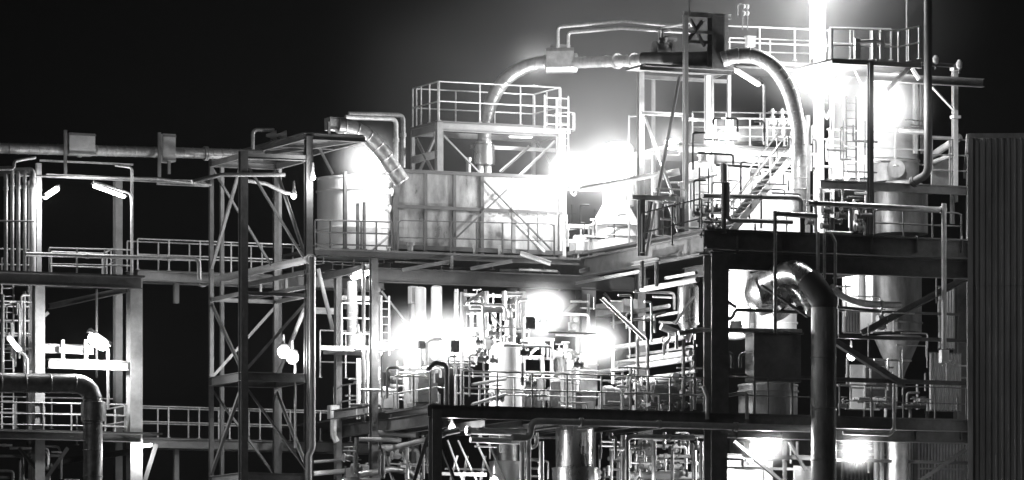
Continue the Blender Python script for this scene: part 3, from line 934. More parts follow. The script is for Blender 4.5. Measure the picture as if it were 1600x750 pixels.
# white machinery around the filter rack
def machine(label, x, y, v, w, h, d=0.6, m='white', cat='pump unit'):
    p = A(x, y, v)
    t = thing('pump_unit', label, cat, p)
    W, Hh = w * PX, h * PX
    MB().box(p + UP * 0.06, W * 1.1, d * 1.1, 0.12).build('plinth', 'grey', t, False)
    MB().box(p + UP * (0.12 + Hh * 0.28), W * 0.9, d, Hh * 0.5).build('casing', m, t, False)
    MB().lathe(p + V((-W * 0.4, 0, Hh * 0.72)), [(0.04, 0), (Hh * 0.22, 0.03), (Hh * 0.24, W * 0.3), (Hh * 0.18, W * 0.34), (Hh * 0.18, W * 0.7), (Hh * 0.06, W * 0.74), (Hh * 0.06, W * 0.8)], 16, V((1, 0, 0))).build('motor', m, t)
    MB().lathe(p + V((W * 0.28, 0, Hh * 0.5)), [(Hh * 0.14, 0), (Hh * 0.14, Hh * 0.4), (Hh * 0.22, Hh * 0.4), (Hh * 0.22, Hh * 0.48), (0.02, Hh * 0.5)], 14).build('outlet', 'galv', t)
    return t
machine('white pump unit glaring behind the drum', 720, 565, 5.5, 60, 55, 0.8)
machine('small pale pump unit under the filter rack', 575, 600, 6, 34, 40, 0.6, 'light')
machine('grey pump unit on the deck behind the dark corner post', 606, 645, 4.4, 30, 46, 0.6, 'light')
machine('pale pump unit between drum and deck corner', 662, 636, 3.0, 38, 60, 0.7, 'light')
machine('pump unit at the foot of the receding pipes', 960, 640, 3, 50, 40, 0.6, 'grey')
machine('low pump unit in the shadow below the receding pipes', 1040, 636, 1.6, 60, 38, 0.6, 'grey')
pipe('dark hooked pipe beside the glaring pump unit', [(666, 570, 3.2), (666, 535, 3.2), (675, 530, 3.2), (690, 530, 3.2)], 3, 'grey')
pipe('dark swan neck pipe at the deck corner', [(698, 636, 1.0), (698, 570, 1.0), (680, 566, 1.0), (668, 578, 1.0)], 3.6, 'dark')

vessel('white round vessel with lid behind the front guardrail', 790, 546, 640, 26, 4.2, 'white', 'process_vessel', 'vessel', bands=(580, 612))
vessel('shiny vessel under the brightest floodlight', 884, 553, 600, 19, 5.5, 'alu', 'process_vessel', 'vessel', bands=(560, 594))
vessel('dim grey vessel right of the shiny one', 918, 558, 610, 16, 6.5, 'light', 'process_vessel', 'vessel', bands=(570,))
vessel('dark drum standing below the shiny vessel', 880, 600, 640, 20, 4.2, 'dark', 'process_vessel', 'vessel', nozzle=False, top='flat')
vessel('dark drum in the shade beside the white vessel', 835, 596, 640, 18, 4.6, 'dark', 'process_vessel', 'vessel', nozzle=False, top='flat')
vessel('dark bulbous filter above the white vessel', 797, 500, 545, 9, 4.4, 'dull', 'filter', 'filter', bands=(510, 525))
for i, (x, y0, y1, r, v, m) in enumerate(((748, 462, 545, 4, 6, 'galv'), (760, 455, 545, 4, 6.4, 'dull'), (772, 480, 560, 3, 6, 'galv'), (737, 470, 560, 3, 5.4, 'galv'),
                                          (788, 455, 500, 4, 6, 'dull'), (808, 455, 500, 3, 6.6, 'dull'), (713, 452, 560, 3.2, 6.5, 'galv'), (727, 452, 530, 2.6, 7, 'dull'))):
    lab = ('bright', 'dull', 'short bright', 'slim bright', 'stubby dull', 'thin stubby', 'pale', 'thin dull')[i] + ' upright pipe in the tangle under the wing girder'
    pipe(lab, [(x, y0, v), (x, y1, v)], r, m, flanges=(0.25, 0.8))
f = Frame('filter_rack', 'small steel rack of pipes under the wing girder', A(720, 640, 5.0), 'grey')
f.hb(722, 800, 484, 4.8, 8, 'grey'); f.hb(722, 800, 462, 6.6, 5, 'grey')
f.col(722, 456, 640, 4.8, 5); f.col(712, 456, 640, 5.4, 4); f.col(818, 456, 640, 4.6, 5, 'light')
f.hb(793, 818, 459, 4.6, 6, 'light')
f.br((724, 476, 4.7), (756, 456, 4.7), 4); f.br((768, 490, 4.7), (790, 516, 4.7), 4)
valve('squat valve on top of the filter rack', (745, 470, 5.8), 0.36, 'dull')
valve('dark valve above the bulbous filter', (797, 492, 4.6), 0.34, 'dark')
f = Frame('vessel_support', 'light braced support under the brightest floodlight', A(850, 640, 5.2), 'light')
f.col(818, 520, 640, 5.2, 5); f.col(848, 530, 600, 5.2, 4); f.col(862, 530, 640, 5.2, 4); f.hb(816, 866, 530, 5.2, 4); f.hb(816, 866, 560, 5.3, 4); f.br((822, 560, 5.1), (848, 534, 5.1), 3.5)
f.hb(868, 912, 524, 6.6, 4); f.col(902, 505, 560, 6.6, 4)
for x, y, l in ((895, 510, 'little square instrument box over the shiny vessel'), (898, 500, 'grey instrument head above the square box')):
    q = A(x, y, 6.2)
    t = thing('instrument', l, 'instrument', q)
    MB().box(q, 0.3, 0.2, 0.3).build('casing', 'light', t, False)
    MB().lathe(q - V((0, 0.1, 0)), [(0.1, 0), (0.1, 0.05), (0.02, 0.06)], 14, V((0, -1, 0))).build('dial', 'white', t)

# front guardrail of the middle floor
guardrail('front guardrail of the lower deck across the middle floor', [atz(A(722, 640, 0), zF), atz(A(1100, 642, 0), zF)], h=1.2, step=1.35, m='galv')
guardrail('inner guardrail round the vessels of the middle floor', [atz(A(712, 636, 3), zF), atz(A(940, 640, 3), zF)], h=1.25, step=1.1, m='galv')
pipe('little tee shaped stand pipe behind the front guardrail', [(833, 640, 0.8), (833, 621, 0.8)], 2, 'light')
pipe('level arm of the tee shaped stand pipe', [(824, 619, 0.8), (853, 618, 0.8)], 2, 'light')
pipe('upper rail pipe sloping at the white vessel', [(738, 601, 1), (790, 592, 2)], 2.5, 'light')
pipe('lower rail pipe sloping at the white vessel', [(738, 632, 1), (790, 616, 2)], 2.5, 'light')

# pipes receding along the flank of the right block
XR = A(1096, 500, 0.4).x
def rec(label, x0, y0, x1, r, m='light', off=0.0, **k):
    u = XR + off
    p = B(x0, y0, u)
    q = atz(B(x1, y0, u), p.z)
    return pipe(label, [p, q], r, m, **k)
rec('topmost receding pipe under the right block deck', 1090, 437, 1003, 4.5, 'light', -0.4)
rec('thin receding pipe above the topmost one', 1088, 426, 1040, 2.6, 'galv', -0.5)
rec('bright receding pipe at lamp height', 1072, 526, 962, 4.5, 'light', -0.2, flanges=(0.3,))
rec('upper pipe of the bright receding pair', 1080, 551, 962, 5, 'light', -0.2, flanges=(0.05,))
rec('lower pipe of the bright receding pair', 1084, 560, 930, 4.5, 'white', -0.4, flanges=(0.1,))
rec('long thin receding pipe below the bright pair', 1088, 580, 962, 3, 'light', -0.4)
rec('thick bright receding pipe near the valves', 1056, 588, 1003, 6.5, 'white', -0.6, flanges=(0.9,))
rec('pipe receding beside the grey floor duct', 1045, 478, 960, 3.6, 'dull', 0.6)
rec('thin pipe receding over the floor duct', 1060, 488, 955, 2.6, 'light', 0.8)
q0, q1 = B(985, 478, XR + 0.4), B(940, 474, XR + 0.4)
t = thing('floor_duct', 'grey sheet duct above the receding pipes', 'duct', q0)
MB().bar(q0, atz(q1, q0.z), 0.5, 0.45).build('casing', 'light', t, False)
MB().bar(q0 - V((0, 0.04, 0)), q0 + V((0, 0.02, 0)), 0.56, 0.51).build('flange', 'grey', t, False)
pipe('pipe running on past the column in the right block', [(1060, 521, 0.3), (1097, 515, 0.2), (1252, 518, 0.2)], 4, 'dull', flanges=(0.06, 0.12))
pipe('short thick cut pipe tilted above the receding pair', [(1033, 510, 2.0), (1066, 524, 2.0)], 6, 'dull', name='pipe_end')
pipe('drop leg under the bright receding pipe', [(1057, 520, 0.8), (1057, 545, 0.8)], 2.6, 'light')
pipe('bent riser pipe in the receding bundle', [(1037, 555, 1.6), (1037, 540, 1.6), (1046, 530, 1.6), (1046, 520, 1.6)], 2.2, 'light')
pipe('thin hooked pipe in the dark bay', [(1023, 520, 3), (1023, 492, 3), (1040, 488, 3)], 2, 'grey')
f = Frame('pipe_sleeper_rack', 'thin rack posts carrying the receding pipes', A(996, 640, 2), 'grey')
for x, v in ((996, 3.0), (1012, 2.0), (1068, 0.6), (1085, 0.2)):
    f.col(x, 530, 640, v, 4)
f.br((1054, 505, 1.2), (1084, 462, 0.6), 5); f.br((940, 466, 4.5), (1008, 530, 2.2), 5)
f.sb(1090, 592, 0.3, 960, 5); f.sb(1090, 540, 0.3, 980, 4)
vessel('tapering shiny vessel behind the block column', 1075, 450, 505, 17, 3.2, 'alu', 'process_vessel', 'vessel', nozzle=False, bot='cone')
rg = 'small valves on the crowded manifold'
random.seed(3)
for k in range(22):
    x, y = random.uniform(968, 1094), random.uniform(596, 640)
    valve('small valve on the crowded manifold below the receding pipes', (x, y, random.uniform(0.5, 2.6)), random.uniform(0.2, 0.32), random.choice(('light', 'grey', 'galv', 'dull')), rg)
for k in range(9):
    x = 972 + k * 13.5
    pipe('short upright pipe of the valve manifold below the receding pipes', [(x, 598 + random.uniform(-6, 12), 1.6), (x, 642, 1.6)], random.uniform(1.6, 3), random.choice(('grey', 'galv', 'dull')), group='manifold upright pipes', flanges=(0.2,))
pipe('slim standing pipe by the column foot with bent top', [(1105, 655, -0.2), (1105, 620, -0.2), (1099, 603, -0.2)], 3.4, 'light')

# white lit bits under the lower deck
pipe('long level pipe hung below the lower deck front', [(800, 684, -0.2), (830, 684, -0.2), (830, 658, -0.35), (1268, 670, -0.35)], 5.5, 'light', flanges=(0.25, 0.5, 0.75))
flood_lamp('glaring floodlight above the round white tank', (580, 250, 10.3), (556, 280, 9.6), 1300, 0.5)
globe_lamp('glaring lamp hidden behind the top of the arched pipe', (840, 100, V5 + 1.6), 500, 0.3, hang=0.02)

# ================================================================ BELOW THE LOWER DECK
pipe('upper bright pipe of the pair below the deck front', [(728, 673, 0.8), (822, 676, 0.8)], 5.5, 'white', flanges=(0.04,))
pipe('lower bright pipe of the pair below the deck front', [(735, 687, 0.7), (815, 690, 0.7)], 4.5, 'white')
pipe('bright pipe dropping from the pair below the deck', [(816, 690, 0.4), (816, 1100, 0.4)], 4, 'white')
pipe('second bright pipe dropping beside the first', [(826, 676, 0.3), (826, 1100, 0.3)], 4, 'white')
pipe('grey pipe dropping behind the bright ones', [(846, 690, 1.4), (846, 1100, 1.4)], 4, 'dull')
pipe('little hooked pipe behind the bright drops', [(838, 680, 0.6), (838, 696, 0.6), (830, 700, 0.6)], 3, 'light')
vessel('dark round vessel with wide pale base below the deck', 898, 668, 733, 31, 2.6, 'alu', 'sump_vessel', 'vessel', top='flat', bot=None, nozzle=False)
vessel('pale base drum under the dark round vessel', 900, 734, 800, 38, 2.6, 'alu', 'base_drum', 'vessel', top='flat', bot=None, nozzle=False)
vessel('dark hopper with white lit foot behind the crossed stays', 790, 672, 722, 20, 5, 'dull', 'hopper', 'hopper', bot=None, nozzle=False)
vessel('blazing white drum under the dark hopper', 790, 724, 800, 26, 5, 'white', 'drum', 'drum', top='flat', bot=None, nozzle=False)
for x, y0, r, v, m, l in ((974, 680, 5, 1.5, 'dull', 'first upright pipe right of the round vessel'), (955, 676, 3, 2.5, 'dull', 'thin upright pipe next to the round vessel'), (1022, 690, 4, 1.5, 'dull', 'upright pipe amid the dark lower bay'),
                          (1085, 700, 4, 1.8, 'dull', 'upright pipe near the block column foot'), (1096, 690, 3, 1.2, 'grey', 'thin upright pipe touching the block column')):
    pipe(l, [(x, y0, v), (x, 1100, v)], r, m, flanges=(0.06,))
pipe('level pipe with bent end in the dark lower bay', [(980, 1000, 0.8), (980, 682, 0.8), (1085, 684, 0.8)], 4, 'dull', flanges=(0.9,))
pipe('flat bright pipe low in the dark bay', [(985, 727, 3), (1020, 728, 3), (1040, 722, 3)], 6, 'light')
pipe('second flat bright pipe low in the dark bay', [(1044, 730, 3.4), (1064, 728, 3.4)], 5, 'light')
pipe('thin level pipe with couplings in the lower bay', [(1030, 712, 3), (1078, 713, 3)], 3, 'light', flanges=(0.2, 0.6))
pipe('wide grey level pipe at the picture foot', [(975, 744, 2.5), (1090, 744, 2.5)], 7, 'white')
for k in range(14):
    valve('small valve in the dark bay under the lower deck', (random.uniform(960, 1100), random.uniform(690, 748), random.uniform(1.5, 4)), random.uniform(0.2, 0.34), random.choice(('light', 'galv', 'dull')), 'valves under the lower deck')
f = Frame('crossed_stays', 'thin white crossed stay bars below the deck', A(730, 1000, 4), 'light')
for x0, x1, v in ((700, 722, 3.0), (716, 745, 3.1), (744, 772, 3.2), (762, 790, 3.3)):
    f.br((x0, 688, v), (x1 + 4, 760, v), 3.5, 'light')
    f.br((x0 + 14, 712, v + 0.3), (x1 - 24, 770, v + 0.3), 3.5, 'light')
f.hb(690, 760, 741, 2.9, 5, 'light'); f.hb(695, 760, 733, 3.4, 3, 'light')
pipe('wide bent pipe below the deck corner', [(560, 742, 4), (610, 733, 4), (640, 737, 4), (660, 760, 4)], 5, 'dull')
pipe('sloping bright pipe under the receding deck edge', [(606, 702, 4), (670, 686, 2)], 4.5, 'light')
pipe('short bright pipe at the deck underside', [(590, 698, 4.4), (612, 698, 4.4)], 3.5, 'light')
pipe('dim pipe level under the deck corner', [(590, 676, 4.5), (650, 680, 4.0)], 4, 'grey')
pipe('grey pipe stub beside the corner column', [(688, 678, 0.8), (716, 672, 0.8)], 5, 'dull', flanges=(0.1,))
for i, (x, y) in enumerate(((545, 715), (558, 735), (600, 720), (620, 712), (650, 745), (632, 728))):
    valve('small valve in the tangle under the receding deck edge', (x, y, 5), 0.34, 'light', 'valves under the receding deck edge')
pipe('level bright pipe low behind the tower foot', [(490, 740, 8), (560, 734, 8)], 4, 'light')
pipe('thin pipe low behind the tower foot', [(490, 722, 8), (560, 716, 8)], 2.5, 'grey')
machine('pale pump unit under the far deck corner', 565, 752, 6, 46, 30, 0.7, 'light')
globe_lamp('hidden round lamp under the deck near the stays', (706, 668, 1.6), 160, 0.22)
globe_lamp('round lamp low behind the crossed stays', (772, 752, 2.5), 420, 0.3)
globe_lamp('round lamp low behind the round vessel', (1000, 757, 1.5), 160, 0.3)
globe_lamp('round lamp among the pipes below the deck corner', (540, 752, 6.5), 120, 0.25)

# ================================================================ RIGHT BLOCK: upper deck at the front
zU = A(1300, 365, 0).z
f = Frame('right_block_frame', 'massive dark frame carrying the upper deck of the right block', A(1118, 750, 0), 'dark')
f.hb(1100, 1532, 382, 0.0, 32, 'dark', w=20)
f.hb(1110, 1530, 414, 0.7, 30, 'dark', w=16)
f.col(1119, 398, 646, 0.1, 30, 'dark', 30)
f.col(1104, 398, 646, 0.9, 8, 'grey')
f.col(1535, 398, None, 0.1, 28, 'dark', 30)
f.col(1500, 398, None, 6, 16, 'dark')
f.col(1000, 405, None, 8, 14, 'dark')
a, b = S2(1100, 382, 0.0, 872)
f.ib(a, b, 16, 32, 'dark')
f.plate((A(1098, 366, 0).x, 0.0), (A(1515, 366, 0).x, 15), zU, 0.1)
for k in range(5):
    xx = 1180 + k * 78
    aa, bb = S2(xx, 408, 0.9, xx - 110)
    f.ib(aa, bb, 9, 18, 'dark', 'joist')
f.br((1150, 480, 1.0), (1135, 470, 1), 4)
f.br((1190, 445, 0.6), (1262, 494, 0.6), 5)
f.br((1305, 532, 0.8), (1416, 602, 0.8), 12)
f.br((1348, 520, 1.4), (1515, 432, 1.4), 10)
f.hb(1310, 1510, 529, 1.2, 6, 'dark'); f.hb(1310, 1500, 488, 2.0, 4, 'grey')
f.hb(1120, 1270, 588, 0.9, 6, 'dark')
f.hb(1305, 1510, 596, 0.9, 7, 'dark')
for lo, hi, y, h, fr in ((1150, 1500, 382, 32, f), (1150, 1500, 677, 24, f)):
    for k in range(6):
        q = A(lo + (hi - lo) * k / 5, y, 0.0 if y < 500 else 0.5)
        MB().box(q - V((0, 0.11 if y < 500 else 0.07, 0)), 0.03, 0.16 if y < 500 else 0.1, h * PX * 0.84).build('stiffener', 'dark', fr.t, False)
# bracket deck pieces receding at its flank
f2 = Frame('flank_bracket', 'grey bracket landing hung at the flank of the right block', A(1030, 410, 2), 'grey')
a, b = S2(1030, 405, 2.2, 990); f2.ib(a, b, 8, 6)
for x, y1 in ((1003, 450), (1026, 448)):
    f2.col(x, 408, y1, 2.4, 5)
f2.sb(1000, 424, 3.0, 900, 5)

# duct with mitred elbow in front
DV = -1.4
p0 = A(1287, 480, DV); 
t = thing('exhaust_duct', 'fat dark exhaust duct with mitred elbow rising before the right block', 'duct', atz(p0, 0))
r = 20 * PX
MB().lathe(atz(p0, 0), [(r, 0), (r, p0.z)], 36).build('riser', 'flue', t)
MB().tube([p0 - UP * 0.02, A(1287, 470, DV), A(1270, 445, DV + 0.3), A(1262, 436, DV + 0.45)], r * 1.06, 28).build('elbow', 'black', t)
MB().tube(spline([A(1268, 445, DV + 0.35), A(1248, 427, DV + 1.0), A(1226, 428, DV + 1.8), A(1200, 440, DV + 2.6)]), r * 0.84, 28, r * 1.1).build('upper_branch', 'alu', t)
for y in (560, 640, 720):
    MB().lathe(aty(p0, y), [(r, 0), (r * 1.05, 0.01), (r * 1.05, 0.05), (r, 0.06)], 36).build('seam_band', 'flue', t)
for dx in (-0.12, 0.0, 0.16):
    q = p0 + V((dx, -r * 0.97, 0))
    MB().bar(q - UP * 0.1, atz(q, 0), 0.015, 0.02).build('seam', 'flue', t)
pipe('shiny small duct bending into the dark mitred elbow', [(1222, 446, 0.6), (1240, 448, 0.4), (1256, 464, 0.0), (1268, 488, -0.6)], 9, 'alu', 'small_duct', bands=0.25, smooth=True, seg=20, cat='duct')
q0, q1 = A(1176, 462, 1.8), A(1250, 442, 1.3)
t = thing('dust_collector', 'shiny lying dust collector drum behind the mitred duct', 'dust collector', q0)
MB().lathe(q0, [(0.2, -0.25), (0.66, 0.0), (0.78, 0.12), (0.78, 1.9), (0.3, 2.2)], 36, (q1 - q0)).build('drum', 'alu', t)
MB().lathe(q0, [(0.78, 0.5), (0.83, 0.51), (0.83, 0.58), (0.78, 0.6)], 36, (q1 - q0)).build('band', 'alu', t)
MB().lathe(A(1212, 470, 1.4), [(0.2, 0), (0.5, 0.4), (0.5, 0.55)], 24, V((0.3, -0.4, -0.6))).build('outlet', 'alu', t)
pipe('oval glowing skylight pipe atop the dust collector', [(1215, 416, 1.0), (1236, 415, 1.0)], 4, 'white')
# panel box
q = A(1208, 560, 0.6)
t = thing('control_cabinet', 'dark grey cabinet with creased square front', 'cabinet', aty(q, 598))
w, h = 84 * PX, 76 * PX
mb = MB().box(q, w, 0.7, h); mb.build('casing', 'grey', t, False)
mb = MB()
e = 0.36
cc_ = q - V((0, e, 0))
mb.add([cc_ + V((-w * .48, 0, -h * .48)), cc_ + V((w * .48, 0, -h * .48)), cc_ + V((w * .48, 0, h * .48)), cc_ + V((-w * .48, 0, h * .48)), cc_ + V((-0.12, -0.06, 0)), cc_ + V((0.12, -0.06, 0))],
       [(0, 1, 5, 4), (1, 2, 5), (2, 3, 4, 5), (3, 0, 4)])
mb.build('creased_cover', 'grey', t, False)
MB().box(q + V((0, -0.05, h / 2 + 0.04)), w * 1.06, 0.85, 0.07).build('lid', 'dark', t, False)
MB().bar(q + V((-w * .4, 0, -h / 2)), atz(q + V((-w * .4, 0, 0)), zF), 0.08, 0.08).build('leg', 'grey', t, False)
MB().bar(q + V((w * .4, 0, -h / 2)), atz(q + V((w * .4, 0, 0)), zF), 0.08, 0.08).build('leg', 'grey', t, False)
# pale wall pieces glowing behind
def wall(label, x0, x1, y0, y1, v, m='white', name='wall_panel', cat='wall panel', rib=True):
    a, b = A(x0, (y0 + y1) / 2, v), A(x1, (y0 + y1) / 2, v)
    zt_, zb_ = zat((a + b) / 2, y0), zat((a + b) / 2, y1)
    t = thing(name, label, cat, atz(a, zb_))
    n = max(1, round((b.x - a.x) / 0.9))
    w_ = (b.x - a.x) / n
    for i in range(n):
        MB().box((a.x + w_ * (i + 0.5), v, (zt_ + zb_) / 2), w_ - 0.012, 0.06, zt_ - zb_).build('sheet', m, t, False)
        if rib:
            MB().box((a.x + w_ * (i + 1), v - 0.045, (zt_ + zb_) / 2), 0.05, 0.03, zt_ - zb_).build('rib', m, t, False)
    return t
vessel('tall pale vessel glowing behind the block column', 1147, 405, 520, 26, 5, 'white', 'process_vessel', 'vessel', bands=(480,), nozzle=False)
vessel('pale rounded tank glowing behind the creased cabinet', 1205, 440, 540, 42, 6, 'white', 'process_vessel', 'vessel', bands=(505,), nozzle=False, top='flat')
vessel('pale clad tank below the creased cabinet', 1200, 604, 650, 48, 3.4, 'flue', 'process_vessel', 'vessel', nozzle=False, top='flat', bands=(612,))
flood_lamp('hidden floodlight lighting the pale tank behind the cabinet', (1150, 508, 2.8), (1160, 520, 8), 1300, 0.4)
pipe('twin hook pipe left of the creased cabinet', [(1133, 560, 1.0), (1133, 552, 1.0), (1144, 552, 1.0), (1144, 575, 1.0)], 2.6, 'dark')
pipe('hook pipe touching the creased cabinet', [(1156, 575, 1.0), (1156, 553, 1.0), (1168, 553, 1.0)], 2.6, 'dark')
pipe('cranked dark pipe over the creased cabinet', [(1130, 498, 0.9), (1143, 498, 0.9), (1150, 484, 0.9), (1262, 488, 0.9)], 2.8, 'dark')
guardrail('guardrail in front of the creased cabinet', [atz(A(1132, 640, 0.2), zF), atz(A(1268, 643, 0.2), zF)], h=1.3, step=1.9, m='grey', r=0.02)
pipe('short pale standpipe on the lower deck by the cabinet', [(1167, 655, -0.2), (1167, 613, -0.2), (1135, 618, 0.4)], 3, 'light')

# right side of the block: cone vessel, curved pipe, cladding strips
vsi = vessel('dim round silo vessel with shiny edge in the right bay', 1402, 425, 520, 40, 3.6, 'flue', 'silo', 'silo', bot=None, top='flat', bands=(505,), nozzle=False)
q = A(1402, 522, 3.6)
cn = MB().lathe(aty(q, 590), [(0.25, 0), (0.3, 0.2), (0.86, 1.45), (0.9, 1.5)], 36).build('cone', 'flue', vsi)
MB().lathe(aty(q, 596), [(0.34, 0), (0.34, 0.08), (0.25, 0.1)], 24).build('flange', 'galv', cn)
pipe('sagging curved pipe from the mitred duct towards the silo', [(1300, 448, -0.6), (1318, 464, -0.2), (1350, 474, 0.4), (1406, 477, 1.0)], 5.5, 'dull', smooth=True, flanges=(0.75,))
pipe('thin pipe below the sagging curved pipe', [(1308, 480, 0.6), (1372, 486, 0.6)], 2.6, 'dark')
valve('dark valve at the silo side', (1378, 498, 1.6), 0.3, 'galv'); valve('dark valve at the silo foot', (1376, 512, 1.8), 0.3, 'galv')
pipe('pale upright pipe crossing both floors before the silo', [(1475, 318, -0.4), (1475, 546, -0.4)], 4, 'light', bands=0.9)
q = A(1475, 557, -0.4)
t = thing('junction_box', 'white junction box at the foot of the pale upright pipe', 'junction box', q)
MB().box(q, 0.3, 0.24, 0.46).build('casing', 'white', t, False)
MB().box(q - V((0, 0.13, 0)), 0.22, 0.02, 0.36).build('cover', 'light', t, False)
def slats(label, x0, x1, y0, y1, v, n, m='light'):
    a, b = H2(x0, x1, y0, v)
    zb_ = zat((a + b) / 2, y1)
    t = thing('slat_screen', label, 'slat screen', atz(a, zb_))
    for i in range(n):
        p = a.lerp(b, (i + 0.5) / n)
        MB().box((p.x, p.y, (p.z + zb_) / 2), (b.x - a.x) / n * 0.5, 0.12, p.z - zb_).build('slat', m, t, False)
    MB().bar(a, b, 0.08, 0.06).build('head_rail', 'grey', t, False)
    MB().bar(atz(a, zb_), atz(b, zb_), 0.08, 0.06).build('foot_rail', 'grey', t, False)
    return t
slats('upright slat screen right of the silo on the middle floor', 1452, 1502, 552, 642, 3.0, 10)
slats('upright slat screen lit under the lower deck', 1408, 1516, 692, 790, 3.4, 22)
slats('narrow slat screen glowing behind the sagging pipe', 1318, 1344, 482, 520, 4.5, 6, 'grey')
slats('low slat screen behind the dark exhaust duct', 1314, 1392, 716, 790, 4.2, 13, 'grey')
slats('tall narrow slat strip above the white junction box', 1466, 1492, 448, 545, 3.0, 6)
wall('glowing white sheet wall behind the sagging pipe', 1316, 1362, 415, 520, 7, 'white')
wall('glowing white door sheet low behind the braces', 1328, 1350, 570, 640, 5.5, 'white')
wall('pale sheet wall beside the glowing door sheet', 1352, 1400, 560, 640, 6, 'dark')
vessel('small white bottle shaped vessel behind the sagging pipe', 1347, 430, 470, 6, 5, 'white', 'bottle_vessel', 'vessel', bot=None)
flood_lamp('hidden floodlight lighting the white sheet wall', (1340, 412, 6.3), (1340, 450, 8), 400, 0.35)
globe_lamp('small round lamp shining between the braces', (1330, 556, 3.0), 170, 0.3)
guardrail('guardrail on the lower deck before the silo cone', [atz(A(1312, 638, 0.3), zF), atz(A(1510, 640, 0.3), zF)], h=1.15, step=1.2, m='grey', r=0.02)
pipe('pale bent pipe hanging from the lower deck edge', [(1317, 676, -0.2), (1391, 679, -0.2), (1397, 668, -0.2), (1397, 622, -0.2)], 3, 'light')
pipe('small bent pipe by the guardrail right of the cone', [(1436, 625, 0.8), (1450, 625, 0.8), (1450, 642, 0.8)], 2.6, 'light')
for i, x in enumerate((1318, 1372, 1385, 1430, 1442)):
    valve('small dark valve on the floor under the silo cone', (x, 634, 1.6), 0.28, 'dull', 'valves under the silo cone')
# below lower deck right
flood_lamp('glaring floodlight under the deck left of the exhaust duct', (1197, 692, 1.0), (1195, 712, -6), 1000, 0.6)
flood_lamp('glaring floodlight under the deck right of the exhaust duct', (1338, 704, 0.8), (1334, 718, -6), 850, 0.55)
wall('blazing white wall sheet low under the deck', 1133, 1205, 720, 900, 4, 'white')
wall('second blazing wall sheet beside the exhaust duct', 1240, 1268, 728, 900, 3.4, 'white')
wall('pale back wall under the lower deck', 1140, 1500, 690, 900, 9, 'dark')  # less light behind the floodlights is put into a dark wall colour
globe_lamp('round lamp before the blazing wall sheet', (1172, 716, 3.0), 500, 0.25)  # lamp added to overexpose the wall sheet behind it
vessel('slanted dark drop vessel between the lower screens', 1402, 694, 800, 18, 1.6, 'dull', 'drop_vessel', 'vessel', top='flat', bot=None, nozzle=False)
f = Frame('lower_bay_braces', 'dark braces and bars below the lower deck', A(1300, 1000, 1), 'dark')
f.br((1148, 690, 1.5), (1232, 760, 1.5), 7); f.br((1234, 690, 1.4), (1260, 735, 1.4), 6); f.br((1508, 702, 1.4), (1430, 756, 1.4), 7)
f.hb(1130, 1270, 714, 1.6, 7); f.hb(1300, 1516, 721, 1.4, 5); f.hb(1132, 1270, 732, 2.5, 4, 'light'); f.hb(1430, 1516, 733, 2.4, 3, 'light')
f.col(1226, 690, None, 1.8, 5); f.col(1430, 690, None, 2.0, 6); f.col(1378, 690, None, 1.7, 5, 'light')
pipe('white upright pipe glowing under the deck', [(1370, 690, 3.0), (1370, 900, 3.0)], 5, 'white')

# ---------------------------------------------------------------- things on the upper deck of the right block
guardrail('guardrail with rounded end on the upper deck edge', [atz(A(1366, 366, 0.2), zU), atz(A(1502, 368, 0.2), zU)], h=0.95, step=1.2, m='dark', closed_end=True)
pipe('level pale pipe along the upper deck edge', [(1262, 317, -0.3), (1478, 328, -0.3)], 4.2, 'dull', flanges=(0.05, 0.97))
pipe('level pipe before the white stair', [(1098, 306, 0.2), (1252, 309, 0.2), (1252, 340, 0.2)], 4, 'light', flanges=(0.5,))
pipe('bright bent pipe round the stair foot', [(1137, 285, -0.1), (1137, 344, -0.1), (1238, 347, -0.1)], 3.6, 'light')
vpo = pipe('dark short post with cap on the upper deck', [(1131, 365, -0.1), (1131, 258, -0.1)], 4, 'dark', 'vent_post', cat='vent post')
q = A(1131, 285, -0.1)
MB().lathe(q, [(0.08, 0), (0.13, 0.02), (0.14, 0.6), (0.1, 0.66), (0.02, 0.7)], 16).build('vent_cap', 'light', vpo)
pipe('flat pale beam pipe beside the stair foot', [(1213, 333, -0.3), (1276, 338, -0.3)], 4.5, 'dull')
pipe('upright bar carrying the flat pale pipe', [(1211, 330, -0.35), (1211, 520, -0.35)], 3.2, 'dull', name='upright_bar', cat='bar')
pipe('pale upright pipe over the girder beside the exhaust duct', [(1278, 362, -0.4), (1278, 436, -0.4)], 3, 'light')
pipe('dull upright pipe over the girder beside the exhaust duct', [(1288, 366, -0.4), (1288, 436, -0.4)], 2.6, 'dull')
pipe('cranked pipe hanging over the girder', [(1298, 364, -0.35), (1305, 378, -0.35), (1305, 452, -0.35)], 2.6, 'dull')
pipe('low level pipe lying on the upper deck edge', [(1288, 363, -0.2), (1330, 365, -0.2)], 3, 'galv')
zM = A(1190, 226, 5).z
stair('white stair climbing to the mid platform', atz(A(1142, 362, 1.2), zU), A(1236, 248, 1.2), 0.9, 'light')
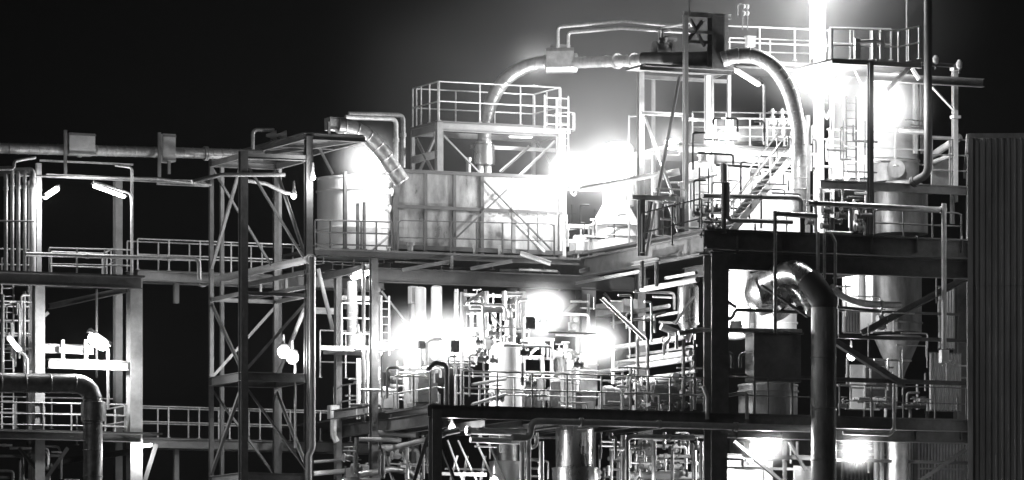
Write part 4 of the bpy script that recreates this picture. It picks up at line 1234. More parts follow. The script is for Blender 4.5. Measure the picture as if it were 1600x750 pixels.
# white block behind the stair: horizontal vessel and wall
f = Frame('mid_platform', 'bright mid platform behind the white stair', A(1100, 240, 4), 'light', cat='platform')
f.hb(1060, 1262, 236, 3.5, 12, 'white'); f.hb(1120, 1250, 252, 3.9, 14, 'dark')
f.plate((A(1060, 230, 3.4).x, 3.4), (A(1262, 230, 3.4).x, 8.5), A(1160, 228, 3.5).z, 0.08)
f.col(1073, 178, 366, 2.0, 5, 'white'); f.col(1262, 180, 366, 2.6, 6, 'light')
guardrail('front guardrail of the mid platform by the round lamp', [A(1118, 227, 3.6), A(1252, 229, 3.6)], h=0.98, step=0.75, m='light', mids=2)
guardrail('rear guardrail of the mid platform', [A(1082, 222, 7), A(1240, 224, 7)], h=1.1, step=1.4, m='galv')
wall('white sheet wall glaring behind the stair', 1072, 1248, 262, 366, 5.2, 'white')
vessel('white tank glaring between stair and mast', 1096, 262, 366, 24, 4.2, 'white', 'storage_tank', 'tank', top='dome', bot=None)
flood_lamp('glaring floodlight on the mid platform rail', (1131, 214, 3.2), (1128, 222, -4), 600, 0.4)
flood_lamp('dazzling floodlight at the mast foot', (1050, 226, 4.4), (1046, 236, -6), 900, 0.5)
globe_lamp('small lamp at the stair head beside the arched pipe', (1236, 240, 0.6), 260, 0.22)  # lamp added to brighten the front of the stair
flood_lamp('hidden floodlight shining on the stair wall', (1180, 270, 3.0), (1175, 320, 6), 700, 0.35)
vessel('lying shell of the mid platform tank', 1190, 205, 226, 60, 7.6, 'dull', 'storage_tank', 'tank', top='flat', bot=None, nozzle=False)
for i, x in enumerate((1207, 1222, 1236)):
    valve(('first', 'middle', 'last')[i] + ' valve of the row above the mid platform tank', (x, 192, 5.0), 0.36, 'galv')
    pipe(('first', 'middle', 'last')[i] + ' short stem above the valve row of the mid platform', [(x, 214, 5.0), (x, 170, 5.0)], 2.2, 'galv', flanges=(0.9,))
for i in range(10):
    valve('small dark valve among the pipes at the stair foot', (random.uniform(1085, 1128), random.uniform(325, 362), random.uniform(0.6, 2)), 0.28, random.choice(('dark', 'grey')), 'dark valves at the stair foot')
for i in range(8):
    valve('small valve among the pipes right of the stair', (random.uniform(1240, 1345), random.uniform(322, 362), random.uniform(0.6, 2.2)), 0.28, random.choice(('dark', 'grey', 'light')), 'valves right of the stair')
for i, (x, y0) in enumerate(((1290, 330), (1300, 340), (1330, 322), (1345, 320))):
    pipe(('bright stub riser beside the low level pipe', 'dark stub riser beside the bright one', 'short riser before the white opening', 'second short riser before the white opening')[i], [(x, y0, 0.8), (x, 364, 0.8)], 3.2, ('light', 'dark', 'dull', 'grey')[i], flanges=(0.2,))
wall('small lit sheet glimpsed between the risers', 1326, 1344, 326, 356, 3.2, 'white')
flood_lamp('hidden lamp behind the risers on the upper deck', (1318, 318, 2.4), (1335, 340, 5), 160, 0.25)

# mast platform
f = Frame('mast_platform', 'tall framework with mast carrying the overhead duct end', A(1071, 366, 3), 'grey')
f.col(1001, 110, 388, 5.0, 9, 'light'); f.col(1071, 24, 372, 2.6, 7, 'white'); f.col(1106, 118, 366, 4.0, 9, 'white'); f.col(1113, 118, 366, 3.2, 4, 'light'); f.col(1139, 116, 240, 6, 5, 'light'); f.col(1021, 120, 366, 7, 5, 'grey')
f.hb(1000, 1142, 109, 3.0, 9, 'dark'); f.hb(1000, 1142, 124, 6.0, 6, 'dark'); f.hb(1003, 1066, 178, 4.6, 6, 'light'); f.hb(1066, 1100, 187, 4.4, 5, 'light')
f.plate((A(1003, 104, 3).x, 2.7), (A(1142, 104, 3).x, 4.4), A(1070, 104, 3).z, 0.08, 'dark')
f.br((1062, 118, 3.6), (1010, 400, 4.0), 4.5, 'grey'); f.br((1008, 182, 4.4), (1056, 316, 4.2), 5, 'light'); f.br((1112, 122, 3.2), (1142, 110, 3.2), 5, 'light')
f.hb(988, 1072, 310, 2.2, 8, 'light'); f.col(1002, 312, 400, 2.2, 9, 'dark'); f.col(1068, 312, 370, 2.2, 9, 'dark')
f.br((1042, 312, 2.0), (1060, 362, 2.0), 4, 'light'); f.br((1018, 315, 2.0), (1006, 372, 2.0), 4, 'grey')
f.hb(1068, 1142, 24, 3.0, 8, 'light'); f.col(1134, 22, 108, 2.9, 6, 'light')
f.col(1118, 26, 108, 2.8, 20, 'dark'); f.col(1128, 30, 108, 3.2, 14, 'dark')
f.br((1080, 30, 2.8), (1102, 72, 2.8), 6, 'dark'); f.br((1076, 62, 2.8), (1098, 32, 2.8), 5, 'dark'); f.hb(1072, 1120, 50, 2.8, 5, 'light'); f.hb(1072, 1130, 66, 2.9, 5, 'dark')
f.col(1077, -30, 24, 2.6, 2, 'grey')
pipe('dark valve actuator pipe on the overhead duct', [(1034, 88, 5), (1034, 60, 5), (1056, 60, 5)], 5, 'dark', flanges=(0.5,))
pipe('upright thin pipe over the actuator', [(1031, 60, 5), (1031, 44, 5), (1078, 36, 5)], 2, 'light')
valve('dark actuator valve on the overhead duct', (1036, 76, 5.0), 0.6, 'dark')
pipe('dark drum tail of the overhead duct under the mast', [(1003, 93, 5.2), (1136, 91, 2.8)], 12, 'dark', 'duct_drum', cat='duct')
guardrail('dark guardrail around the mast foot on the upper deck', [A(1004, 395, 1.0), A(1096, 372, 0.2)], h=1.4, step=1.1, m='dark')
pipe('pale level pipe before the mast foot vessels', [(905, 296, 6), (1030, 272, 4.5)], 4, 'white', flanges=(0.7,))
pipe('thick pale elbow at the mast foot', [(1024, 300, 4.6), (1024, 276, 4.6), (1062, 268, 4.2)], 6, 'white', flanges=(0.5,))
pipe('dim sloping pipe behind the mast', [(1060, 288, 3), (1120, 272, 3)], 3.4, 'dull')
for i, (x, y0, y1) in enumerate(((1030, 330, 368), (1042, 325, 368), (1052, 340, 368))):
    vessel(('first', 'second', 'third')[i] + ' dark bottle vessel at the mast foot', x, y0, y1, 6, 2.4, 'dark', 'bottle_vessel', 'vessel', nozzle=True, bot=None)
# arch 2
pipe('great bright arched pipe bending down from the mast platform', [(1128, 93, 2.6), (1150, 87, 2.4), (1180, 88, 2.2), (1210, 106, 2.0), (1232, 140, 1.9), (1243, 178, 1.8), (1248, 215, 1.8), (1249, 330, 1.8)], 12.5, 'galv', 'arch_pipe', smooth=True, bands=0.4, seg=24)
tube_lamp('dim tube lamp on a post under the great arched pipe', (1148, 107, 1.8), (1188, 132, 1.8), 60, stem=[(1194, 226, 1.8), (1194, 132, 1.8), (1186, 122, 1.8)], w=9, m='dim')
q = A(1160, 20, 4.0)
t = thing('gas_detector', 'small looped gas detector above the top guardrail', 'detector', q - UP * 0.4)
MB().tube(fillet([q + V((-0.2, 0, -0.1)), q + V((-0.2, 0, 0.3)), q + V((0, 0, 0.32)), q + V((0.0, 0, -0.6))], 0.08), 0.03, 8).build('loop', 'grey', t)
for dx in (0.06, 0.2):
    for dz in (0.0, 0.25):
        MB().lathe(q + V((dx, 0, dz - 0.1)), [(0.02, 0), (0.06, 0.03), (0.06, 0.14), (0.02, 0.17)], 10).build('sensor', 'light', t)
MB().tube([q + V((0.2, 0, 0.25)), q + V((0.2, 0, -0.6))], 0.025, 8).build('stem', 'grey', t)
q = A(1172, 66, 4.0)
t = thing('instrument', 'pale instrument box on the top guardrail', 'instrument', q)
MB().box(q, 0.3, 0.24, 0.34).build('casing', 'white', t, False); MB().box(q + UP * 0.2, 0.36, 0.28, 0.04).build('hood', 'light', t, False)

# centre: cone tank with the huge glow
vct = vessel('white conical tank blazing under the huge floodlight', 962, 352, 412, 40, 9.5, 'white', 'cone_tank', 'tank', top=None, bot=None, nozzle=False, bands=(370,))
q = A(962, 353, 9.5)
MB().lathe(q, [(0.93, 0), (0.5, 0.75), (0.36, 1.0), (0.36, 1.1)], 36).build('cone_roof', 'white', vct)
crf = vct.children[-1]
MB().lathe(q, [(0.94, -0.03), (0.98, 0), (0.94, 0.04)], 36).build('rim', 'white', crf)
MB().lathe(q + UP * 1.1, [(0.42, 0), (0.42, 0.06), (0.3, 0.1), (0.3, 0.25)], 24).build('neck', 'white', crf)
vessel('upright white drum inside the huge glow', 966, 232, 322, 26, 10.2, 'white', 'drum', 'drum', top='dome', bot=None, nozzle=False)
flood_lamp('huge dazzling floodlight over the white conical tank', (962, 268, 8.0), (960, 285, -8), 2600, 0.7, rad=0.3)
flood_lamp('dazzling floodlight at the end of the panelled house', (886, 266, 10.6), (872, 284, 4), 1900, 0.6, rad=0.2)
guardrail('white guardrail before the conical tank', [A(880, 400, 9.8), A(1000, 404, 9.8)], h=1.15, step=0.9, m='light')
guardrail('small white guardrail left of the conical tank', [A(880, 396, 11.5), A(935, 398, 11.5)], h=1.0, step=0.7, m='light')
pipe('sloping white pipe over the small guardrail', [(884, 358, 11), (930, 352, 11), (960, 330, 11)], 3, 'white')
pipe('thin mast left of the block column', [(983, 180, 8), (983, 400, 8)], 1.8, 'grey')
pipe('thin hooked bracket pipe over the thin mast', [(983, 182, 8), (994, 181, 8)], 1.6, 'grey')
pipe('level pipe linking house corner and conical tank', [(880, 294, 9.6), (935, 296, 9.6)], 4, 'white')
machine('white pump unit by the conical tank', 908, 398, 10.5, 34, 34, 0.6, 'white')
o = A(890, 306, 9.2)
t = thing('pulley_hook', 'small hoist hook at the house corner', 'hoist', o)
MB().tube(fillet([o + V((0.05, 0, 1.6)), o + V((0.05, 0, 0.1)), o + V((0.2, 0, 0)), o + V((0.25, 0, 0.15))], 0.08), 0.04, 8).build('hook', 'light', t)
MB().lathe(o + V((0.05, -0.05, 0.3)), [(0.1, 0), (0.1, 0.1)], 14, V((0, 1, 0))).build('block', 'grey', t)

# ---------------------------------------------------------------- top right: platform, big tank, chimney
f = Frame('top_platform', 'topmost dark platform over the big white tank', A(1360, 366, 1), 'dark', cat='platform')
ftop = f.t
zT = A(1360, 96, 1.4).z
f.hb(1300, 1440, 99, 1.2, 8, 'dark'); f.hb(1130, 1300, 99, 4.5, 6, 'grey')
f.col(1360, 96, 366, 1.0, 8, 'black'); f.col(1492, 100, 316, 2.4, 8, 'light'); f.col(1300, 100, 366, 4, 5, 'light')
f.hb(1360, 1536, 125, 1.8, 14, 'grey'); f.hb(1440, 1490, 101, 2.0, 6, 'grey'); 
f.br((1384, 142, 1.2), (1422, 104, 1.2), 6, 'light'); f.br((1436, 124, 1.6), (1424, 105, 1.6), 5, 'light'); f.br((1458, 136, 2.0), (1490, 170, 2.2), 5, 'light')
f.br((1275, 150, 3), (1292, 184, 3), 5, 'light'); f.br((1302, 162, 3), (1290, 186, 3), 5, 'light'); f.br((1337, 110, 2.4), (1348, 136, 2.4), 4, 'grey')
f.plate((A(1300, 96, 1.2).x, 1.2), (A(1440, 96, 1.2).x, 5.2), zT, 0.08)
f.plate((A(1130, 96, 4.4).x, 4.3), (A(1298, 96, 4.4).x, 6.2), zT - 0.02, 0.08)
f.hb(1405, 1450, 205, 2.2, 5, 'light'); f.col(1430, 130, 240, 4, 6, 'light'); f.col(1440, 130, 240, 4.2, 4, 'grey'); f.col(1420, 150, 240, 4.6, 5, 'light')
guardrail('front guardrail of the topmost platform beside the chimney', [A(1300, 96, 1.4), A(1404, 99, 1.4), A(1436, 92, 2.6)], h=1.18, step=0.9, m='light')
guardrail('rear guardrail of the topmost platform', [A(1296, 92, 5.0), A(1392, 94, 5.0)], h=1.15, step=0.9, m='light')
guardrail('long front guardrail between mast platform and chimney', [A(1132, 90, 4.4), A(1296, 97, 4.4)], h=1.15, step=1.4, m='light')
guardrail('long rear guardrail between mast platform and chimney', [A(1140, 100, 6.2), A(1266, 104, 6.2)], h=0.95, step=1.6, m='light')
for i, (x0, x1, y0, y1) in enumerate(((1335, 1344, 60, 92), (1362, 1369, 48, 92), (1375, 1381, 47, 92))):
    o = MB().bar(A((x0 + x1) / 2, y1, 1.3), A((x0 + x1) / 2, y0, 1.3), (x1 - x0) * PX, 0.12).build('gate_post', 'white')
    tag(o, ('short white gate post on the topmost platform', 'tall white gate post on the topmost platform', 'slim white gate post at the rail corner')[i], 'gate post')
pipe('white gate bar on the topmost platform', [(1336, 66, 1.3), (1372, 64, 1.3), (1382, 72, 1.3)], 3.5, 'white', name='gate_bar', cat='bar')
vbt = vessel('big white tank blazing under the topmost platform', 1366, 140, 284, 74, 6.0, 'white', 'storage_tank', 'tank', top='dome', bot=None, bands=(205, 252), mh=None)
MB().lathe(atz(A(1366, 285, 6.0), A(1366, 306, 6.0).z), [(1.62, 0), (1.7, 0.02), (1.7, 0.4), (1.62, 0.46)], 36).build('skirt', 'dark', vbt)
vessel('dim shiny vessel standing below the big tank', 1408, 300, 366, 44, 3.4, 'flue', 'process_vessel', 'vessel', top='dome', bot=None, nozzle=False, bands=(330,))
f = Frame('tank_cage', 'thin rail cage wrapped round the big white tank', A(1290, 290, 3.5), 'grey', cat='rail cage')
for y in (206, 231, 254):
    f.hb(1292, 1450, y, 3.6, 2.2, 'light')
for x in (1296, 1318, 1342, 1399):
    f.col(x, 200, 290, 3.6, 2.4, 'light' if x != 1318 else 'dark')
f.col(1318, 140, 262, 3.5, 2.4, 'dark')
f.hb(1282, 1510, 293, 1.6, 14, 'dark'); f.hb(1450, 1500, 215, 3, 4, 'light')
flood_lamp('huge dazzling floodlight at the chimney foot', (1282, 124, 3.6), (1282, 140, -8), 2200, 0.8, rad=0.28)
flood_lamp('huge dazzling floodlight on the big white tank', (1386, 166, 1.6), (1376, 180, -6), 1900, 0.7, rad=0.25)
flood_lamp('glaring floodlight on the chimney above the top guardrail', (1281, 66, 3.4), (1284, 70, -8), 500, 0.4)
flood_lamp('floodlight high on the chimney above the picture', (1281, -30, 3.6), (1284, 40, -2), 2200, 0.5)
globe_lamp('hidden lamp below the big tank cage', (1322, 276, 3.9), 240, 0.22)
f.plate((A(1366, 287, 1.7).x, 1.7), (A(1510, 287, 1.7).x, 8.0), A(1430, 287, 1.7).z, 0.06)  # plate added to block lamplight from the vessel below
MBc = MB().lathe(atz(A(1279, 100, 4.5), zU), [(0.2, 0), (0.2, 14)], 28)
o = MBc.build('chimney', 'white'); tag(o, 'white chimney pipe rising out of the picture from the topmost platform', 'chimney')
MB().lathe(A(1279, 40, 4.5), [(0.2, 0), (0.23, 0.01), (0.23, 0.06), (0.2, 0.07)], 28).build('seam_band', 'white', o)
pipe('slim white pipe strapped beside the chimney', [(1267, -30, 4.3), (1267, 92, 4.3)], 2.4, 'white')
pipe('thin white rod on the other chimney side', [(1288, -30, 4.2), (1288, 98, 4.2)], 2.4, 'white')
pipe('thin tall aerial mast behind the top guardrail', [(1417, -30, 4), (1417, 96, 4)], 1.8, 'grey')
pipe('fat black flue pipe dropping in front of the big tank', [(1450, -40, 0.8), (1450, 272, 0.8), (1424, 286, 1.4)], 6.8, 'black', 'flue_pipe', flanges=(0.985,), seg=20, bend=2.5)
for y, l in ((108, 'round clamp at the head of the pale post'), (126, 'second clamp on the pale post by the beam'), (183, 'lower clamp on the pale post')):
    MB().box(A(1493, y, 2.2), 0.3, 0.3, 0.1).build('clamp', 'light', ftop, False)
for i, (x, y) in enumerate(((1462, 95), (1499, 102))):
    q = A(x, y, 2.0)
    t = thing('bulkhead_lamp', ('unlit lamp beside the black flue', 'unlit lamp at the end of the top beam')[i], 'bulkhead lamp', q)
    MB().lathe(q, [(0.02, -0.15), (0.1, -0.1), (0.12, 0.1), (0.05, 0.2)], 12).build('glass', 'light', t)
    MB().bar(q - UP * 0.3, q - UP * 0.12, 0.05, 0.05).build('stem', 'grey', t)
guardrail('guardrail at the wall corner beside the flue', [A(1456, 290, 2.4), A(1512, 292, 2.4)], h=1.7, step=0.6, m='grey', mids=2)
pipe('pale sloping duct beside the flue', [(1452, 246, 4.5), (1500, 214, 3)], 6, 'light')
pipe('second pale sloping pipe beside the flue', [(1452, 256, 4.4), (1494, 240, 3)], 4, 'light')
wall('corner of pale wall sheets behind the flue', 1455, 1490, 250, 292, 5, 'light')
pipe('dark pipe dropping under the pale wall sheets', [(1488, 300, 2), (1488, 350, 2)], 4, 'grey')
vessel('dark shell with one round port beside the big tank skirt', 1400, 256, 285, 38, 3.8, 'dark', 'process_vessel', 'vessel', top='flat', bot=None, nozzle=False, mh=268)

# ---------------------------------------------------------------- corrugated building at the picture edge
VBd = -2.0
xL = A(1518, 400, VBd).x
zR = A(1560, 215, VBd).z
t = thing('corrugated_building', 'dark ribbed metal building closing the picture edge', 'building', V((xL, VBd, 0)))
Wd, Dp = 9.0, 14.0
MB().box((xL + Wd / 2, VBd + Dp / 2 + 0.1, zR / 2 - 0.1), Wd - 0.3, Dp - 0.3, zR - 0.2).build('core', 'clad', t, False)
pitch = 0.222
def corr(n):
    pr = []
    for i in range(n):
        x = i * pitch
        pr += [(x, 0), (x + 0.10, 0), (x + 0.13, 0.075), (x + 0.19, 0.075)]
    pr.append((n * pitch, 0))
    return pr
def sheet(n, h):
    pr = corr(n)
    m_ = MB()
    vs_ = [V((x, -d, 0)) for x, d in pr] + [V((x, -d, h)) for x, d in pr]
    k = len(pr)
    m_.add(vs_, [(i, i + 1, k + i + 1, k + i) for i in range(k - 1)])
    return m_
zs = A(1560, 448, VBd).z
tiers = [(0.0, zs - 6), (zs - 6, zs), (zs, zR)]
cache = {}
def put(n, h, loc, rot):
    key = (n, round(h, 3))
    if key not in cache:
        o_ = sheet(n, h - 0.015).build('wall_sheet', 'clad', None, False)
        cache[key] = o_
        me = o_.data
        base = o_.location.copy()
        me.transform(Matrix.Translation(base))
        first = True
    else:
        o_ = cache[key].copy(); COL.objects.link(o_)
    o_.location = V(loc) - V((xL, VBd, 0))
    o_.rotation_euler = (0, 0, rot)
    o_.parent = t
n = 4
for a, b in tiers:
    for i in range(int(Wd / (n * pitch))):
        put(n, b - a, (xL + 0.06 + i * n * pitch, VBd + (0.0 if a != tiers[1][0] else 0.02), a), 0)
    for i in range(int(Dp / (n * pitch))):
        put(n, b - a, (xL + 0.0, VBd + 0.1 + (i + 1) * n * pitch, a), -math.pi / 2)
MB().bar((xL - 0.12, VBd - 0.14, zR), (xL + Wd, VBd - 0.14, zR), 0.12, 0.16).build('roof_trim', 'clad', t, False)
MB().bar((xL - 0.12, VBd - 0.05, zR), (xL - 0.12, VBd + Dp, zR), 0.12, 0.16).build('roof_trim', 'clad', t, False)
MB().box((xL - 0.04, VBd - 0.04, zR / 2), 0.18, 0.18, zR).build('corner_trim', 'clad', t, False)

t.rotation_euler = (0, 0, -R_(28.0))        # it stands at its own angle to the plant

# ---------------------------------------------------------------- the lit night air
def volume(name, dens, aniso=0.0):
    m = bpy.data.materials.new(name)
    m.use_nodes = True
    nt = m.node_tree
    nt.nodes.remove(nt.nodes['Principled BSDF'])
    vo = nt.nodes.new('ShaderNodeVolumePrincipled')
    vo.inputs['Color'].default_value = (0.95, 0.95, 0.95, 1)
    vo.inputs['Density'].default_value = dens
    vo.inputs['Anisotropy'].default_value = aniso
    nt.links.new(vo.outputs[0], nt.nodes['Material Output'].inputs['Volume'])
    return m
M['haze'] = volume('night_haze', HAZE_D := 0.00028)
hz = MB().box((60, 60, 19.0), 960, 960, 41.0).build('haze', 'haze', None, False)
hz['kind'] = 'stuff'

# halo mist added round the brightest lamps, thinning out to nothing at their edge
def steam_mat(dens, noise):
    m = bpy.data.materials.new('steam_wisp')
    m.use_nodes = True
    nt = m.node_tree
    nt.nodes.remove(nt.nodes['Principled BSDF'])
    vo = nt.nodes.new('ShaderNodeVolumePrincipled')
    vo.inputs['Color'].default_value = (0.95, 0.95, 0.95, 1)
    tc = nt.nodes.new('ShaderNodeTexCoord')
    ln = nt.nodes.new('ShaderNodeVectorMath'); ln.operation = 'LENGTH'
    nt.links.new(tc.outputs['Object'], ln.inputs[0])
    mr = nt.nodes.new('ShaderNodeMapRange'); mr.interpolation_type = 'SMOOTHERSTEP'
    mr.inputs['From Min'].default_value = 0.98
    mr.inputs['From Max'].default_value = 0.0
    mr.inputs['To Min'].default_value = 0.0
    mr.inputs['To Max'].default_value = dens
    nt.links.new(ln.outputs['Value'], mr.inputs['Value'])
    out = mr.outputs[0]
    if noise:
        no = nt.nodes.new('ShaderNodeTexNoise')
        no.inputs['Scale'].default_value = 1.7
        no.inputs['Detail'].default_value = 2.0
        nt.links.new(tc.outputs['Object'], no.inputs['Vector'])
        m2 = nt.nodes.new('ShaderNodeMapRange')
        m2.inputs['From Min'].default_value = 0.3
        m2.inputs['From Max'].default_value = 0.7
        m2.inputs['To Min'].default_value = 0.35
        m2.inputs['To Max'].default_value = 1.4
        nt.links.new(no.outputs['Fac'], m2.inputs['Value'])
        mu = nt.nodes.new('ShaderNodeMath'); mu.operation = 'MULTIPLY'
        nt.links.new(out, mu.inputs[0]); nt.links.new(m2.outputs[0], mu.inputs[1])
        out = mu.outputs[0]
    nt.links.new(out, vo.inputs['Density'])
    nt.links.new(vo.outputs[0], nt.nodes['Material Output'].inputs['Volume'])
    return m
def steam(label, at, rad, dens, sq=(1, 1, 0.9), noise=False):  # soft volume for added lamp halos and for steam plumes
    p = A(*at)
    key = 'steam_%.4f_%d' % (dens, noise)
    if key not in M:
        M[key] = steam_mat(dens, noise)
    bm = bmesh.new()
    bmesh.ops.create_icosphere(bm, subdivisions=3, radius=1.0)
    me = bpy.data.meshes.new('steam'); bm.to_mesh(me); bm.free()
    me.materials.append(M[key])
    o = bpy.data.objects.new('steam', me); COL.objects.link(o)
    o.location = p
    o.scale = (rad * sq[0], rad * sq[1], rad * sq[2])
    o['kind'] = 'stuff'; o['label'] = label; o['category'] = 'steam'
for lab, at, rad, dens in (  # volumes added to imitate glare round the lamps
    ('steam glowing round the floodlight above the white drum', (643, 545, 2.8), 2.4, 0.07),
    ('steam glowing over the filter rack', (702, 525, 3.8), 1.8, 0.10),
    ('steam glowing round the brightest floodlight under the wing girder', (848, 490, 4.4), 1.7, 0.11),
    ('steam glowing beside the receding pipes', (935, 537, 2.6), 1.6, 0.13),
    ('steam glowing at the end of the panelled house', (888, 266, 10.2), 1.4, 0.09),
    ('steam cloud glowing over the conical tank', (964, 262, 7.6), 2.5, 0.05),
    ('steam glowing at the mast foot', (1050, 226, 4.0), 2.0, 0.07),
    ('steam glowing on the mid platform', (1131, 214, 2.8), 1.5, 0.08),
    ('steam cloud glowing at the chimney foot', (1282, 122, 3.2), 2.8, 0.05),
    ('steam cloud glowing before the big white tank', (1386, 166, 1.2), 2.2, 0.06),
    ('steam glowing under the deck left of the exhaust duct', (1197, 693, 0.4), 1.25, 0.22),
    ('steam glowing under the deck right of the exhaust duct', (1338, 704, 0.2), 1.15, 0.22),
    ('steam glowing over the round white tank', (573, 250, 10.0), 1.9, 0.09),
    ('steam glowing behind the top of the arched pipe', (836, 90, 14.0), 1.6, 0.06),
):
    steam(lab, at, rad, dens)
steam('faint steam plume drifting behind the overhead duct', (955, 115, 8.4), 12.5, 0.03, (1.05, 0.4, 0.8), True)
steam('faint steam plume drifting behind the chimney', (1272, 10, 4.2), 8.5, 0.045, (1.0, 0.45, 0.6), True)

# ---------------------------------------------------------------- tangles of small pipework
rr = random.Random(11)
MASS = MB()
TONE = dict(light='pale', galv='galvanised', dull='dull', grey='grey', dark='dark', white='white', soot='black')
MASSM = []
def tangle(label, group, x0, x1, y0, y1, v0, v1, n, mats, rmin=1.2, rmax=2.8, lmin=20, lmax=70, vert=0.55):
    for k in range(n):
        x, y, v = rr.uniform(x0, x1), rr.uniform(y0, y1), rr.uniform(v0, v1)
        l = rr.uniform(lmin, lmax)
        if any(abs(x - a_) < 40 and abs(y - b_) < 42 for a_, b_ in ((848, 490), (935, 537), (641, 530), (701, 524))):
            continue                             # nothing hangs right in front of the floodlights
        m = rr.choice(mats)
        if rr.random() < vert:
            ya, yb = max(y0, y - l / 2), min(y1, y + l / 2)
            if rr.random() < 0.35:
                P = [A(x, yb, v), A(x, ya, v), A(x + rr.choice((-1, 1)) * rr.uniform(8, 22), ya, v)]
            else:
                P = [A(x, ya, v), A(x, yb, v)]
        else:
            a, b = H2(max(x0, x - l / 2), min(x1, x + l / 2), y, v)
            P = [a, b]
            if rr.random() < 0.4:
                P.append(b - UP * rr.uniform(0.25, 0.8))
        r = rr.uniform(rmin, rmax)
        if r < 2.05 and m != 'soot':                # the thinnest are one mass nobody could count
            MASSM.append(MB().tube(fillet(P, r * PX * 2.2 + 0.03), r * PX, 7))
            continue
        form = 'upright' if len(P) == 2 and abs(P[0].x - P[1].x) < 0.01 else 'level' if len(P) == 2 else 'bent'
        pipe(label.replace('thin pipe', f'{TONE[m]} {form} pipe').replace('slim pipe', f'{TONE[m]} {form} pipe'), P, r, m, group=group, flanges=(rr.uniform(0.2, 0.8),) if rr.random() < 0.5 else (), seg=8)
g1 = ('light', 'galv', 'dull', 'grey')
tangle('thin pipe in the tangle between filter rack and white vessel', 'thin pipes of the middle floor', 706, 920, 458, 638, 4.0, 8.5, 34, g1)
tangle('thin pipe in the tangle behind the far deck corner', 'thin pipes behind the far deck corner', 536, 690, 560, 640, 3.5, 7.5, 18, g1)
tangle('thin pipe in the tangle under the receding deck edge', 'thin pipes under the receding deck edge', 535, 690, 680, 752, 2.5, 7, 18, g1, 1.5, 3.6)
tangle('thin pipe in the dark bay under the lower deck', 'thin pipes in the dark bay', 935, 1110, 676, 752, 1.2, 6, 26, ('light', 'galv', 'dull', 'grey'), 1.4, 3.4)
tangle('thin pipe crossing the dark bay of receding pipes', 'thin pipes in the receding bay', 965, 1092, 455, 600, 0.6, 5, 16, ('grey', 'dull', 'galv'), 1.2, 2.4)
tangle('thin pipe amid the machinery at the mast foot', 'thin pipes at the mast foot', 1006, 1130, 285, 364, 0.8, 4, 20, ('dark', 'grey', 'light', 'galv'), 1.2, 2.6, 15, 50)
tangle('thin pipe amid the machinery right of the stair', 'thin pipes right of the stair', 1240, 1362, 292, 364, 0.6, 3, 22, ('dark', 'grey', 'dark', 'light'), 1.4, 3.2, 15, 50)
tangle('thin pipe beside the big tank cage', 'thin pipes beside the big tank cage', 1258, 1300, 190, 300, 2.5, 4.5, 14, ('grey', 'light', 'dark'), 1.2, 2.4, 12, 40)
tangle('thin pipe by the conical tank', 'thin pipes by the conical tank', 884, 1000, 330, 404, 8.4, 11.5, 16, ('light', 'white', 'galv'), 1.2, 2.4, 15, 45)
tangle('thin pipe among braces below the silo', 'thin pipes below the silo', 1310, 1510, 560, 640, 1.0, 4.5, 16, ('dark', 'grey', 'light'), 1.3, 2.8, 20, 60)
tangle('thin pipe low behind the exhaust duct', 'thin pipes low behind the exhaust duct', 1135, 1390, 690, 752, 1.4, 5, 16, ('dark', 'grey', 'light'), 1.3, 2.8, 20, 60)
tangle('thin pipe in the lattice at the picture edge', 'thin pipes of the edge lattice', -10, 52, 456, 580, 6.6, 9, 12, ('grey', 'galv'), 1.1, 2.2, 15, 60)
tangle('thin pipe under the lower rack deck at the picture edge', 'thin pipes under the rack deck', -10, 125, 690, 752, 6.4, 9, 12, ('grey', 'galv', 'light'), 1.2, 2.6, 15, 60)
tangle('thin pipe above the wing girder', 'thin pipes above the wing girder', 600, 880, 400, 424, 10.2, 12, 14, ('dark', 'grey', 'light'), 1.4, 2.8, 30, 90, 0.1)
tangle('slim pipe among the crowded vessels behind the front guardrail', 'slim pipes behind the front guardrail', 712, 935, 470, 636, 1.6, 4.2, 26, ('dark', 'grey', 'galv', 'light', 'dull'), 1.0, 2.6, 18, 80, 0.6)
tangle('slim pipe in front of the pump units at the deck corner', 'slim pipes before the corner pump units', 596, 700, 545, 640, 1.2, 3.6, 14, ('dark', 'grey', 'galv', 'light'), 1.0, 2.6, 18, 70, 0.6)
tangle('thin pipe before the bright stair wall', 'dark pipes before the stair wall', 1076, 1250, 185, 362, 0.4, 3.0, 24, ('soot',), 0.9, 2.0, 14, 60, 0.5)
tangle('thin pipe before the big white tank', 'dark pipes before the big white tank', 1292, 1445, 185, 300, 2.0, 3.6, 20, ('soot',), 0.8, 1.9, 15, 60, 0.5)
tangle('thin pipe before the conical tank glow', 'dark pipes before the conical tank', 890, 1000, 320, 400, 6.5, 9.0, 10, ('soot',), 0.8, 1.6, 14, 45, 0.5)
tangle('thin pipe in the dark bay under the lower deck', 'thin pipes in the dark bay', 740, 1110, 676, 752, 0.8, 4, 36, ('light', 'galv', 'dull', 'white'), 1.2, 3.2, 15, 60)
tangle('thin pipe in the tangle between filter rack and white vessel', 'thin pipes of the middle floor', 590, 1000, 458, 638, 2.0, 8.5, 50, g1, 0.9, 2.04, 15, 60)
tangle('thin pipe in the bay of receding pipes', 'thin pipes in the receding bay', 950, 1095, 575, 642, 0.5, 3, 30, g1, 0.9, 2.04, 10, 40)
tangle('thin pipe among braces below the silo', 'thin pipes below the silo', 1308, 1510, 430, 640, 0.8, 3, 26, ('grey', 'dull', 'galv'), 0.9, 2.04, 20, 70)
ladder('dark ladder standing before the big white tank', A(1330, 292, 3.9), zat(A(1330, 292, 3.9), 150), 0.4, m='soot')
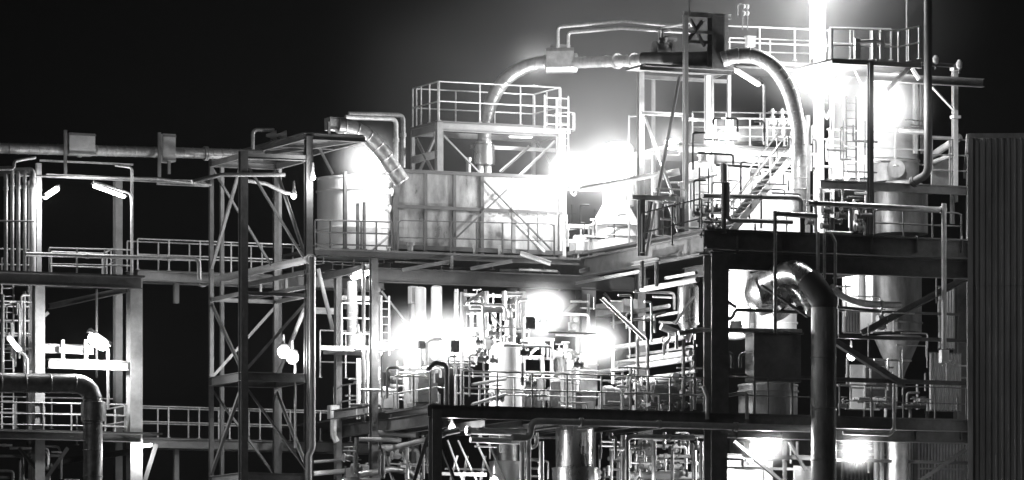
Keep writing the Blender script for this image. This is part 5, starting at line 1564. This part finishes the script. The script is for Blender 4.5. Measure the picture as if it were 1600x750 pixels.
ladder('dark ladder on the white tank by the mast', A(1100, 360, 2.9), zat(A(1100, 360, 2.9), 262), 0.36, m='soot')
for k in range(16):
    valve('small valve among the crowded vessels behind the front guardrail', (rr.uniform(715, 930), rr.uniform(500, 634), rr.uniform(1.8, 5)), rr.uniform(0.22, 0.4), rr.choice(('dark', 'grey', 'galv', 'light')), 'valves behind the front guardrail')
for k in range(9):
    q = A(rr.uniform(600, 930), rr.uniform(500, 628), rr.uniform(1.8, 5))
    t = thing('junction_box', 'little junction box among the pipes of the middle floor', 'junction box', q, 'junction boxes of the middle floor')
    w, h = rr.uniform(0.2, 0.4), rr.uniform(0.25, 0.5)
    MB().box(q, w, 0.16, h).build('casing', rr.choice(('light', 'grey', 'white')), t, False)
    cv = MB().box(q - V((0, 0.09, 0)), w * 0.84, 0.02, h * 0.86).build('cover', 'light', t, False)
    MB().box(q - V((-w * 0.3, 0.11, 0)), 0.03, 0.03, 0.09).build('latch', 'grey', cv, False)
    MB().tube([q - UP * h / 2, q - UP * (h / 2 + rr.uniform(0.3, 0.9))], 0.025, 8).build('conduit', 'galv', t)

for b_ in MASSM:
    MASS.add(b_.v, b_.f)
mo = MASS.build('pipe_tangle', 'galv')
mo['kind'] = 'stuff'; mo['label'] = 'dense tangle of thin conduits and small pipes threading through the plant'; mo['category'] = 'pipework'

# look-alikes are told apart by their order across the picture
def picx(o):
    ps = [c.matrix_world.translation for c in [o]]
    d_ = o.location - CAM
    return 800 + FPX * d_.dot(RT) / d_.dot(FW)
ORD = ['leftmost', 'second', 'third', 'fourth', 'fifth', 'sixth', 'seventh', 'eighth', 'ninth', 'tenth', 'eleventh', 'twelfth', 'thirteenth', 'fourteenth', 'fifteenth', 'sixteenth', 'seventeenth', 'eighteenth', 'nineteenth', 'twentieth']
same = {}
for o in bpy.data.objects:
    if o.parent is None and 'label' in o and o.get('kind') == 'thing':
        same.setdefault(o['label'], []).append(o)
for lab, os_ in same.items():
    if len(os_) > 1:
        os_.sort(key=picx)
        for i, o in enumerate(os_):
            wd = ORD[i] if i < 20 else 'twenty-' + ORD[i - 20].replace('leftmost', 'first')
            o['label'] = lab + (', leftmost of these' if i == 0 else f', {wd} from the left')

for o in bpy.data.objects:
    if '_w' in o:
        del o['_w']
